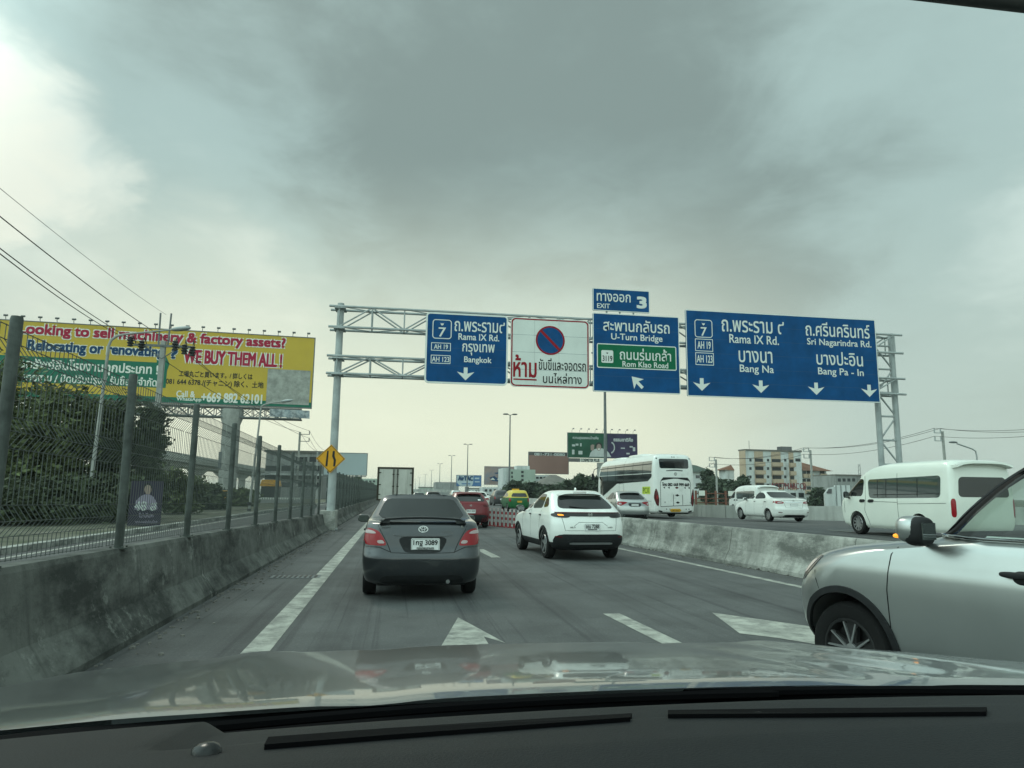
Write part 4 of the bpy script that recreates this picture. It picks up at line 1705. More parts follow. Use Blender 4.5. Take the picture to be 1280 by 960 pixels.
def make_suv(name, label, cat, paint, loc, rz, dims=(1, 1, 1), detail=True, two=None, glass='glass', trim=True, group=None, spoiler_mat=None, slices=SUV):
    kl, kw, kz = dims
    ar = [(1.30 * kl, .335, .375), (-1.28 * kl, .335, .375)]
    c = Car(name, label, cat, sc(slices, *dims), paint, ar, .335, .895 * kw, loc, rz, group, cf=(.46, .45), cr_=(.40, .30), bow=(.12, .09),
            clad=.40 if trim else 0, two=two, spokes=5, wd=.21)
    suv_glass(c, kl, kw, kz, glass)
    if trim:
        arch_trim(c, ar)
    c.mirrors(.66 * kl, 1.13 * kz, .99 * kw, 'black_gloss' if trim else paint, .105, .075, .075)
    c.under(-1.9 * kl, 1.9 * kl, .23)
    mb = MB()
    x = .56 * kw
    vs = []
    n = 12
    for i in range(n + 1):
        u = -1 + 2 * i / n
        p, nm = hit(c.bvh, 'top', u * x * .98, -1.14 * kl)
        for yy, zz in ((-1.02, -.004), (-1.46, -.040), (-1.47, -.058), (-1.20, -.05)):
            vs.append((u * x * (1 if yy > -1.2 else .97), yy * kl + .03 * u * u, p.z + zz))
    fs = [(i * 4 + j, i * 4 + (j + 1) % 4, i * 4 + 4 + (j + 1) % 4, i * 4 + 4 + j) for i in range(n) for j in range(4)]
    mb.add(vs, fs + [(0, 1, 2, 3), (n * 4, n * 4 + 3, n * 4 + 2, n * 4 + 1)])
    mb.build('roof_spoiler', spoiler_mat or (two[1] if two else paint), c.root, 35)
    g_ = lambda P: [(a * kw, b * kz) for a, b in P]
    c.pair('headlamp', 'front', g_([(.80, .92), (.50, .90), (.44, .82), (.62, .78), (.82, .82)]), 'lamp_clear')
    if trim:
        mb = MB()
        blob(mb, (0, -.98 * kl, 1.59 * kz + .03), .018, .07, .04, 2.0)
        mb.build('antenna_fin', paint, c.root, 50)
    return c


wsuv = make_suv('suv', 'white crossover in the next lane with full width dark tail light bar', 'car', 'paint_white', (4.28, 18.12, 0), R(3.6))
c = wsuv
c.p('light_bar', 'rear', [(-.80, 1.075), (-.40, 1.075), (.40, 1.075), (.80, 1.075), (.80, 1.01), (.40, .995), (-.40, .995), (-.80, 1.01)], 'lamp_smoke', .008, 1)
c.p('light_strip', 'rear', [(-.78, 1.085), (.78, 1.085), (.78, 1.066), (-.78, 1.066)], 'lamp_dark_red', .012, 0)
c.pair('tail_lamp', 'rear', [(.845, 1.06), (.60, 1.055), (.44, 1.03), (.50, .965), (.70, .965), (.85, .99)], 'lamp_smoke', .010)
c.p('indicator', 'rear', [(-.74, 1.04), (-.62, 1.035), (-.60, 1.005), (-.72, 1.005)], 'lamp_amber', .014, 1)
c.p('diffuser', 'rear', [(-.84, .52), (-.70, .60), (.70, .60), (.84, .52), (.80, .27), (-.80, .27)], 'black_plastic', .010, 1, rings=14, step=.03)
c.p('skid_plate', 'rear', [(-.56, .46), (.56, .46), (.50, .375), (-.50, .375)], 'black_plastic', .03, 1)
c.p('skid_strip', 'rear', [(-.50, .425), (.50, .425), (.50, .385), (-.50, .385)], 'rim', .038, 1)
c.p('plate_recess', 'rear', [(-.44, .80), (-.30, .87), (.30, .87), (.44, .80), (.34, .66), (-.34, .66)], 'paint_white', .001)
c.seams([('rear', [(-.66, .99), (-.60, .68), (.60, .68), (.66, .99)]), ('rear', [(-.40, .78), (-.28, .865), (.28, .865), (.40, .78)])], .005)
c.number_plate(.02, .755, .37, .17, 'ขณ 7288', 'กรุงเทพมหานคร', dy=.02)
c.badge(0, 1.035, .11, .10, kind='h')
c.pair('reflector', 'rear', [(.80, .56), (.66, .55), (.66, .525), (.80, .535)], 'lamp_dark_red', .016, 0)
c.p('brake_lamp', 'rear', [(-.16, 1.512), (.16, 1.512), (.16, 1.498), (-.16, 1.498)], 'lamp_dark_red', .05, 0)
mb = MB()
seam(c.bvh, 'rear', [(.0, 1.165), (-.20, 1.18), (-.42, 1.205)], .010, mb, .014)
mb.build('wiper', 'black_plastic', c.root, 40)
c.script('HR-V', -.50, -.37, .74, .77)
c.script('e:HEV', .40, .52, .74, .77)

ssuv = make_suv('suv', 'silver crossover beside the coach, partly behind the median', 'car', 'paint_silver', (11.95, 37.1, .10), R(1), (.97, .99, 1.0), trim=False)
c = ssuv
c.pair('tail_lamp', 'rear', [(.86, 1.06), (.60, 1.06), (.36, 1.02), (.44, .97), (.60, .90), (.72, .84), (.86, .90)], 'lamp_red')
c.pair('lamp_lens', 'rear', [(.80, .99), (.66, .98), (.66, .90), (.78, .90)], 'lamp_clear', .008)
c.p('plate_recess', 'rear', [(-.36, .98), (.36, .98), (.30, .80), (-.30, .80)], 'paint_dark', .003)
c.number_plate(0, .88, .38, .13, None, None, dy=.015)
c.p('bumper_lower', 'rear', [(-.70, .42), (.70, .42), (.70, .28), (-.70, .28)], 'black_plastic', .004, 1)

red = make_suv('hatchback', 'dark red hatchback ahead between the grey saloon and white crossover', 'car', 'paint_red', (3.12, 32.7, 0), R(2), (.94, .97, .97), trim=False)
c = red
c.pair('tail_lamp', 'rear', [(.86, 1.0), (.55, 1.0), (.52, .94), (.60, .90), (.86, .90)], 'lamp_dark_red')
c.number_plate(0, .72, .40, .16, '3กว 552', None, dy=.015)
c.p('bumper_lower', 'rear', [(-.82, .50), (-.60, .58), (.60, .58), (.82, .50), (.80, .27), (-.80, .27)], 'black_plastic', .004, 1)
c.badge(0, .97, .10, .09, kind='h')
c.p('sticker', 'rear', [(.34, 1.22), (.46, 1.22), (.46, 1.17), (.34, 1.17)], 'plate_white', .008, 0)

TALL = [(.24, 1.95, -1.98, .74), (.31, 2.08, -2.14, .82), (.50, 2.16, -2.18, .885), (.75, 2.15, -2.18, .895), (.92, 2.0, -2.17, .89), (1.04, 1.6, -2.15, .88),
        (1.12, 1.25, -2.13, .865), (1.30, .80, -2.08, .80), (1.50, .38, -2.0, .735), (1.62, .05, -1.92, .66), (1.68, -.25, -1.8, .56), (1.70, -.5, -1.6, .42)]
tx = make_suv('taxi', 'green and yellow taxi on the far carriageway above the lane posts', 'taxi', 'taxi_green', (10.0, 60.5, .03), R(2), (1.0, 1.0, 1.02), trim=False, two=(1.12, 'taxi_yellow'), slices=TALL)
tx.pair('tail_lamp', 'rear', [(.86, 1.10), (.72, 1.10), (.68, .80), (.86, .80)], 'lamp_red')
tx.number_plate(0, .80, .40, .16, None, None, 'plate_yellow')
mb = MB()
mb.box(-.30, .30, -.5, -.36, 1.74, 1.86)
mb.build('roof_sign', 'plate_yellow', tx.root)

dk = make_suv('suv', 'small dark four wheel drive beside the taxi in the distance', 'car', 'paint_dark', (12.3, 86, 0), R(1), (1.02, 1.0, 1.1), trim=False, slices=TALL)
dk.pair('tail_lamp', 'rear', [(.86, 1.10), (.74, 1.10), (.72, .80), (.86, .80)], 'lamp_red')
dk.number_plate(0, .80, .40, .16, None, None)


def repaint(o, old, new):
    for ch in o.children:
        for i, sl_ in enumerate(ch.material_slots):
            if sl_.material and sl_.material.name == old:
                sl_.link = 'OBJECT'
                sl_.material = MAT[new]


far = [(ws.root, 'paint_white', 'paint_white', 12.6, 104, 'white car just left of the distant dark four wheel drive'),
       (ssuv.root, 'paint_silver', 'paint_white', 6.9, 62, 'white hatchback just above the roof of the dark red hatchback'),
       (dk.root, 'paint_dark', 'paint_silver', 9.6, 118, 'distant silver car beyond the lane posts, left of the white car'),
       (ws.root, 'paint_white', 'paint_dark', 6.8, 128, 'distant dark saloon, farthest on the far carriageway'),
       (ssuv.root, 'paint_silver', 'paint_dark', 3.6, 72, 'distant dark hatchback in our right lane beyond the red hatchback'),
       (ws.root, 'paint_white', 'paint_silver', 3.0, 96, 'distant silver saloon far along our right lane'),
       (dk.root, 'paint_dark', 'paint_white', 14.6, 140, 'distant white four wheel drive under the blue white billboard')]
for src, old, new, x, y, lb in far:
    o = copy_tree(src)
    o.location = (x, y, .03 if x > 5 else 0)
    o.rotation_euler = (0, 0, R(1.5))
    tag(o, lb, 'car', 'distant traffic')
    repaint(o, old, new)

# the silver car cutting in on our right
BIG = [(.25, 1.86, -2.10, .76), (.33, 1.99, -2.22, .85), (.50, 2.09, -2.30, .908), (.70, 2.11, -2.32, .922), (.84, 2.07, -2.31, .925),
       (.96, 1.98, -2.29, .922), (1.04, 1.86, -2.27, .908), (1.11, 1.62, -2.25, .892), (1.165, 1.25, -2.22, .878), (1.20, .98, -2.20, .862), (1.222, .86, -2.18, .848), (1.42, .66, -2.10, .800),
       (1.60, .45, -1.98, .752), (1.74, .24, -1.86, .690), (1.81, -.02, -1.7, .60), (1.845, -.4, -1.4, .45)]
HD = R(15)
FW = [(.69, 1.245), (-.20, 1.258), (-.20, 1.735), (.06, 1.705), (.27, 1.58), (.47, 1.42)]
FWO = [(.80, 1.228), (-.262, 1.240), (-.262, 1.772), (.06, 1.755), (.335, 1.615), (.565, 1.43)]
WS = [(-.68, 1.25), (.68, 1.25), (.60, 1.58), (.54, 1.73), (-.54, 1.73), (-.60, 1.58)]
WSO = [(-.735, 1.23), (.735, 1.23), (.645, 1.59), (.58, 1.76), (-.58, 1.76), (-.645, 1.59)]
nc = Car('suv', 'silver four wheel drive cutting across from the right, close by', 'car', BIG, 'paint_silver_lined', [(1.33, .37, .415), (-1.38, .37, .415)], .355, .925,
         (4.62, 4.08, 0), HD, cf=(.50, .52), cr_=(.34, .26), bow=(.14, .08), spokes=5, style='black', wd=.235, track_in=.05, sub=6, taper=.02, fine=5, holes=[('left', FW), ('right', FW), ('front', WS)])
c = nc
arch_trim(c, [(1.33, .37, .415), (-1.38, .37, .415)], w=.045)
for ax in ('left', 'right'):
    c.p('side_window', ax, FWO, 'glass_clear', .002, 2, rings=14, step=.03)
    ring_patch(c.bvh, ax, FWO, FW, .012).build('window_frame', 'trim_black', c.root, 40)
ring_patch(c.bvh, 'front', WSO, WS, .010).build('windscreen_frame', 'trim_black', c.root, 40)
# cabin
MB().box(-.66, .66, .60, .95, .75, 1.13).build('dashboard', 'trim_black', c.root)
mb = MB()
blob(mb, (.36, .70, 1.17), .20, .16, .10, 2.4)
blob(mb, (-.22, .70, 1.14), .44, .14, .07, 2.6)
mb.build('dashboard_cowl', 'trim_black', c.root, 50)
mb = MB()
mb.lathe([(.19 + .016 * math.cos(R(36 * k)), .016 * math.sin(R(36 * k))) for k in range(11)], axis='y', n=24)
o = mb.build('steering_wheel', 'black_plastic', c.root, 60)
o.location = (.36, .46, 1.10)
o.rotation_euler = (R(25), 0, 0)
for s in (-1, 1):
    mb = MB()
    blob(mb, (s * .38, -.25, .72), .26, .30, .10, 3)
    blob(mb, (s * .38, -.52, 1.05), .25, .11, .38, 3)
    blob(mb, (s * .38, -.56, 1.50), .13, .06, .11, 3)
    mb.build('seat', 'black_plastic', c.root, 60)
MB().box(-.85, .85, -1.9, 1.1, .42, .50).build('cabin_floor', 'trim_black', c.root)
c.both('side_window', [(-.29, 1.260), (-1.22, 1.275), (-1.18, 1.68), (-.60, 1.735), (-.29, 1.738)], 'glass_light', .024, rings=14, step=.03)
c.both('side_window', [(-1.29, 1.30), (-1.90, 1.36), (-1.74, 1.60), (-1.26, 1.66)], 'glass', .006)
c.both('window_frame', [(-.268, 1.240), (-1.98, 1.252), (-1.84, 1.64), (-1.2, 1.735), (-.268, 1.772)], 'trim_black', .014, 1, rings=14, step=.04)
c.p('windscreen', 'front', WSO, 'glass_clear', .002, 2, rings=12, step=.05)
c.p('rear_window', 'rear', [(-.70, 1.26), (.70, 1.26), (.62, 1.62), (-.62, 1.62)], 'glass')
for ax in ('left', 'right'):
    seam(c.bvh, ax, [(.74, 1.232), (-1.95, 1.250)], .011, MB(), .018).build('window_trim', 'chrome', c.root, 40)
for ax in ('left', 'right'):
    c.seams([(ax, [(.82, 1.20), (.90, 1.10), (.93, .85), (.92, .40)]), (ax, [(-.25, 1.26), (-.27, .40)]), (ax, [(-1.25, 1.28), (-1.28, 1.0), (-1.05, .6)]),
             (ax, [(.92, .40), (-1.0, .40)]), (ax, [(1.62, .92), (1.52, .72)])], .005)
for ax in ('left', 'right'):
    for y in (.02, -1.05):
        p, nm = hit(c.bvh, ax, y, 1.04)
        mb = MB()
        s_ = -1 if ax == 'left' else 1
        blob(mb, (p.x + s_ * .030, y, 1.045), .014, .105, .020, 3)
        blob(mb, (p.x + s_ * .008, y - .02, 1.03), .016, .06, .042, 2.2)
        mb.build('door_handle', 'black_plastic', c.root, 50)
c.both('headlamp', [(1.92, .82), (1.90, .94), (1.78, 1.02), (1.56, 1.04), (1.66, .93), (1.80, .82)], 'lamp_smoke', .004)
c.both('headlamp_lens', [(1.86, .89), (1.78, .97), (1.64, 1.01), (1.69, .95), (1.80, .87)], 'lamp_clear', .007)
c.p('grille', 'front', [(-.55, .90), (.55, .90), (.48, .58), (-.48, .58)], 'black_plastic', .004)
c.p('bumper_lower', 'front', [(-.70, .48), (.70, .48), (.66, .30), (-.66, .30)], 'black_plastic', .004)
c.both('sill_trim', [(.88, .40), (-.92, .40), (-.92, .30), (.88, .30)], 'black_plastic', .006, 1)
for s in (-1, 1):
    mb = MB()
    blob(mb, (s * 1.015, .62, 1.290), .105, .095, .092, 2.8, nu=28, nv=16)
    o = mb.build('wing_mirror', 'paint_silver', c.root, 50)
    mb = MB()
    blob(mb, (s * 1.010, .585, 1.280), .104, .075, .098, 3.0, nu=28, nv=16)
    mb.build('mirror_back', 'black_plastic', o, 50)
    mb = MB()
    mb.obox((s * 1.012, .511, 1.282), (.064, 0, 0), (0, .004, 0), (0, 0, .056))
    mb.build('mirror_glass', 'glass_light', o)
    mb = MB()
    blob(mb, (s * 1.060, .690, 1.245), .055, .028, .016, 2.6)
    mb.build('indicator', 'lamp_amber', o, 50)
    mb = MB()
    mb.tube([(s * .96, .62, 1.225), (s * .82, .66, 1.225)], .04, 8)
    mb.build('mirror_arm', 'black_plastic', o, 50)
c.under(-2.0, 1.7, .26)

# ------------------------------------------------------------------ vans
VAN = [(.22, 2.20, -2.25, .84), (.32, 2.33, -2.36, .91), (.55, 2.40, -2.41, .94), (.80, 2.40, -2.42, .95), (.98, 2.34, -2.42, .95), (1.08, 2.22, -2.42, .945), (1.30, 1.92, -2.41, .93),
       (1.60, 1.52, -2.39, .905), (1.80, 1.24, -2.37, .88), (1.93, .90, -2.33, .84), (2.02, .4, -2.25, .76), (2.06, -.1, -2.1, .62), (2.075, -.6, -1.8, .4)]


def make_van(label, loc, rz, dims=(1, 1, 1.02), paint='paint_cream'):
    kl, kw, kz = dims
    ar = [(1.42 * kl, .33, .37), (-1.20 * kl, .33, .37)]
    c = Car('minibus_van', label, 'van', sc(VAN, *dims), paint, ar, .335, .95 * kw, loc, rz, None, cf=(.30, .26), cr_=(.14, .12), bow=(.10, .03), spokes=10, wd=.2, taper=.01, sub=4)
    f = lambda P: [(a * kl, b * kz) for a, b in P]
    g_ = lambda P: [(a * kw, b * kz) for a, b in P]
    c.both('side_window', f([(1.90, 1.12), (1.10, 1.12), (1.02, 1.62), (1.30, 1.62), (1.52, 1.48)]), 'glass')
    c.both('side_window', f([(.80, 1.09), (.62, 1.06), (-2.02, 1.10), (-2.04, 1.66), (.86, 1.60)]), 'glass_light', rnd=2)
    for ax in ('left', 'right'):
        for y in (-.42, .05, .42, -1.2):
            seam(c.bvh, ax, f([(y, 1.10), (y, 1.60)]), .010, MB(), .004).build('window_divider', 'black_plastic', c.root, 40)
        seam(c.bvh, ax, f([(.60, 1.16), (-1.98, 1.20)]), .010, MB(), .004).build('window_rail', 'black_plastic', c.root, 40)
    c.p('windscreen', 'front', g_([(-.80, 1.12), (.80, 1.12), (.74, 1.70), (-.74, 1.70)]), 'glass')
    c.p('rear_window', 'rear', g_([(-.74, 1.12), (.74, 1.12), (.68, 1.62), (-.68, 1.62)]), 'glass')
    c.pair('tail_lamp', 'rear', g_([(.92, 1.08), (.82, 1.08), (.82, .62), (.92, .62)]), 'lamp_red')
    c.pair('headlamp', 'front', g_([(.90, .95), (.60, .90), (.60, .78), (.90, .78)]), 'lamp_clear')
    c.both('headlamp', f([(2.36, .72), (2.30, .98), (2.22, 1.02), (2.24, .76)]), 'lamp_clear')
    for ax in ('left', 'right'):
        c.seams([(ax, f([(1.0, 1.70), (.96, 1.05), (1.03, .72), (.88, .40), (.86, .24)])), (ax, f([(-.40, 1.75), (-.42, .30)])), (ax, f([(-.42, .92), (-2.2, .96)])), (ax, f([(2.0, 1.08), (2.0, .62)])),
                 (ax, f([(.9, .98), (-.42, .96)]))], .006)
        c.seams([(ax, f([(2.22, .30), (2.22, .60), (2.34, .62)]))], .006)
    for ax in ('left', 'right'):
        for y in (1.12, .72):
            c.p('door_handle', ax, f([(y + .13, .93), (y - .12, .95), (y - .13, 1.03), (y + .12, 1.03)]), 'black_plastic', .012, 1)
    mb = MB()
    n = 10
    vs = []
    for i in range(n + 1):
        u = -1 + 2 * i / n
        for yy, zz in ((-2.12, .0), (-2.52, -.005), (-2.53, -.06), (-2.30, -.09)):
            vs.append((u * .80 * kw, yy * kl, 2.015 * kz + zz - .10 * abs(u) ** 4))
    mb.add(vs, [(i * 4 + j, i * 4 + (j + 1) % 4, i * 4 + 4 + (j + 1) % 4, i * 4 + 4 + j) for i in range(n) for j in range(4)] + [(0, 1, 2, 3), (n * 4, n * 4 + 3, n * 4 + 2, n * 4 + 1)])
    mb.build('roof_spoiler', paint, c.root, 35)
    c.mirrors(1.72 * kl, 1.16 * kz, 1.07 * kw, 'black_plastic', .07, .06, .10)
    c.under(-2.1, 2.0, .24)
    return c


hv = make_van('cream white high roof van on the other carriageway behind the silver car', (14.80, 18.55, .40), 0)
hv2 = make_van('white van with only its roof showing above the white saloon', (27.4, 52.2, .16), 0, (1.0, 1.0, 1.05), 'paint_white')

# ------------------------------------------------------------------ coach
BUS = [(.30, 5.75, -5.85, 1.12), (.42, 5.92, -5.97, 1.22), (.80, 5.98, -6.0, 1.25), (1.4, 6.0, -6.0, 1.265), (2.2, 5.93, -5.98, 1.265), (2.9, 5.72, -5.93, 1.255), (3.35, 5.45, -5.86, 1.215),
       (3.60, 5.1, -5.76, 1.13), (3.74, 4.6, -5.62, .98), (3.80, 3.9, -5.4, .75)]
bus = Car('coach', 'white touring coach seen from its rear left with red tail lights', 'coach', BUS, 'paint_white', [(3.3, .48, .56), (-2.6, .48, .56)], .50, 1.265, (16.15, 46.1, .14), R(.5),
          cf=(.30, .40), cr_=(.26, .22), bow=(.14, .06), spokes=8, wd=.28, taper=.004, sub=5, clad=0)
c = bus
c.both('side_window', [(5.72, .95), (5.2, 1.0), (3.5, 2.05), (-4.9, 2.18), (-5.5, 2.42), (-5.52, 2.62), (5.3, 2.66), (5.75, 2.4)], 'glass', .004, 1, step=.2)
c.both('side_window', [(5.2, 2.70), (-5.52, 2.66), (-5.52, 3.38), (4.7, 3.36)], 'glass_light', .006, 1, step=.2)
for ax in ('left', 'right'):
    for y in (-4.0, -2.2, -.4, 1.4, 3.2):
        seam(c.bvh, ax, [(y, 2.25), (y, 3.36)], .012, MB(), .004).build('window_divider', 'black_plastic', c.root, 40)
    seam(c.bvh, ax, [(5.0, 3.18), (-5.5, 3.20)], .03, MB(), .0).build('window_rail', 'black_plastic', c.root, 40)
for ax in ('left', 'right'):
    c.seams([(ax, [(.6, 2.1), (.6, .6)]), (ax, [(-.3, 2.1), (-.3, .6)]), (ax, [(-5.4, 1.0), (3.6, 1.0)]), (ax, [(.6, 2.08), (-.3, 2.08)])], .009)
c.p('rear_window', 'rear', [(-.90, 2.93), (.90, 2.93), (.92, 3.50), (-.92, 3.50)], 'glass', rnd=1)
c.p('rear_window_banner', 'rear', [(-.64, 3.10), (.64, 3.10), (.64, 3.38), (-.64, 3.38)], 'lamp_smoke', .010, 0)
c.p('grille', 'rear', [(-.55, 2.80), (0, 2.86), (.55, 2.82), (.50, 2.77), (0, 2.80), (-.50, 2.76)], 'black_plastic', .006, 1)
c.badge(.05, 2.60, .18, .18, 'black_plastic', 'disc')
c.seams([('rear', [(-.90, .70), (-.90, 2.10), (-.74, 2.34), (.80, 2.34), (.98, 2.10), (.98, .85)]), ('rear', [(-.90, .70), (.98, .80)]),
         ('rear', [(-.12, 1.40), (-.12, .74)]), ('rear', [(.45, 1.40), (.45, .78)])], .014)
c.p('engine_vent', 'rear', [(-.88, 2.20), (-.72, 2.40), (.80, 2.40), (.96, 2.20), (.78, 2.34), (-.70, 2.34)], 'black_plastic', .008, 0)
c.script('โทร 082 668 999 669', -.78, .88, 1.90, 2.10, 'sign_black', bold=.008)
for x, mtl in ((-.68, 'sign_black'), (-.40, 'sign_black'), (.60, 'sign_black'), (.86, 'sign_black')):
    c.p('emblem', 'rear', [(x - .06, 1.80), (x + .06, 1.86), (x + .06, 1.74)], mtl, .006, 0)
for x, z in ((.10, 1.80), (.12, 1.36), (.14, .94)):
    c.p('emblem', 'rear', [(x - .13, z), (x, z + .07), (x + .13, z), (x, z - .07)], 'lamp_dark_red' if z > 1.7 else 'seam', .006, 0)
for x in (-.64, .94):
    c.p('reflector', 'rear', rrect(x - .05, x + .05, .90, 1.0, .045), 'rim', .006, 0)
c.pair('tail_lamp', 'rear', [(1.15, 1.80), (1.04, 1.5), (.98, 1.1), (1.02, .70), (1.14, .78), (1.25, 1.15), (1.23, 1.5)], 'lamp_dark_red', .008)
c.pair('lamp_lens', 'rear', [(1.13, 1.36), (1.04, 1.36), (1.04, 1.14), (1.14, 1.14)], 'lamp_red', .014)
c.pair('fog_lamp', 'rear', [(1.02, .50), (.78, .44), (.82, .36), (1.04, .42)], 'seam', .006, 1)
c.p('bumper_lower', 'rear', [(-1.16, .36), (1.16, .36), (1.10, .29), (-1.10, .29)], 'black_plastic', .006, 0)
for x in (-.55, -.35, .66, .84):
    c.p('parking_sensor', 'rear', rrect(x - .03, x + .03, .53, .59, .029), 'seam', .006, 0)
c.pair('marker_lamp', 'rear', rrect(.99, 1.07, 3.48, 3.56, .039), 'seam', .006, 0)
c.pair('marker_lamp', 'rear', rrect(.03, .10, 3.57, 3.64, .034), 'seam', .006, 0)
c.p('number_plate', 'rear', [(-.26, .58), (-.36, .49), (-.26, .40), (.26, .40), (.36, .49), (.26, .58)], 'plate_yellow', .012, 0)
c.script('30-1847', -.20, .20, .45, .53, 'sign_black', bold=.004, name='plate_lettering')
mt('lime', (0.42, 0.55, 0.05), 0.5)
c.p('operator_mark', 'left', [(-5.25, 1.42), (-3.9, 1.42), (-3.9, 1.86), (-5.25, 1.86)], 'lime', .006, 0)
mb = MB()
g_, f_, _ = text_geo('PCX')
p, _ = hit(c.bvh, 'left', -4.5, 1.65)
mb.add([(p.x - .011, -4.05 - u * 1.05, 1.48 + v * .32) for u, v in g_], f_)
mb.build('operator_lettering', 'sign_black', c.root)
blob(MB(), (0, -1.2, 3.84), .85, 1.6, .13, 4).build('roof_air_conditioner', 'paint_white', c.root, 50)
blob(MB(), (0, 2.6, 3.83), .8, 1.3, .10, 4).build('roof_air_conditioner', 'paint_white', c.root, 50)
for s in (-1, 1):
    mb = MB()
    mb.tube([(s * 1.15, 5.85, 3.35), (s * 1.36, 6.22, 3.2), (s * 1.44, 6.28, 2.9)], .025, 8)
    blob(mb, (s * 1.46, 6.28, 2.66), .10, .08, .26, 3)
    mb.build('wing_mirror', 'black_plastic', c.root, 50)
c.under(-5.7, 5.6, .28)

# ------------------------------------------------------------------ box lorry ahead
tr = thing('box_lorry', 'box lorry with pale rear doors in a brown frame beyond the grey saloon', 'lorry', (-.06, 49, 0))
mt('lorry_box', (.50, .50, .45), .6, var=.06, vscale=2, dirt=(.3, .3, .26), dscale=1, damt=.3, streak=True)
mt('lorry_frame', (.045, .040, .030), .6, spec=.1)
mb = MB()
mb.box(-1.17, 1.17, .06, 6.2, 1.0, 3.10)
mb.build('cargo_box', 'lorry_box', tr)
mb = MB()
for x0, x1, z0, z1 in ((-1.22, -1.10, .92, 3.16), (1.10, 1.22, .92, 3.16), (-1.10, 1.10, 3.04, 3.16), (-1.10, 1.10, .92, 1.02)):
    mb.box(x0, x1, -.02, .10, z0, z1)
mb.build('rear_frame', 'lorry_frame', tr)
for s in (-1, 1):
    mb = MB()
    mb.box(min(s * .03, s * 1.08), max(s * .03, s * 1.08), .0, .055, 1.03, 3.03)
    d_ = mb.build('rear_door', 'lorry_box', tr)
    mb = MB()
    for x in (.10, .16):
        mb.tube([(s * x, -.03, 1.05), (s * x, -.03, 3.02)], .018, 6)
    for z in (1.3, 1.95, 2.75):
        mb.box(min(s * .96, s * 1.10), max(s * .96, s * 1.10), -.035, -.005, z, z + .06)
        mb.box(min(s * .06, s * .22), max(s * .06, s * .22), -.045, -.01, z - .1, z - .05)
    mb.build('lock_bar', 'lorry_frame', d_)
mb = MB()
mb.box(-1.0, 1.0, .3, 7.8, .62, .92)
mb.box(-1.1, 1.1, .0, .12, .45, .60)
mb.build('chassis', 'underbody', tr)
mb = MB()
mb.box(-1.05, 1.05, 6.4, 8.0, .9, 2.5)
mb.build('cab', 'paint_white', tr)
for s in (-1, 1):
    for y in (1.6, 6.9):
        wheel(tr, s * .92, y, .45, .3, s, 6, .6)
    mb = MB()
    mb.box(min(s * .75, s * 1.02), max(s * .75, s * 1.02), -.03, 0, .64, .78)
    mb.build('tail_lamp', 'lamp_red', tr)


# ------------------------------------------------------------------ billboards
CP = Vector((0, 0, CAM_H))


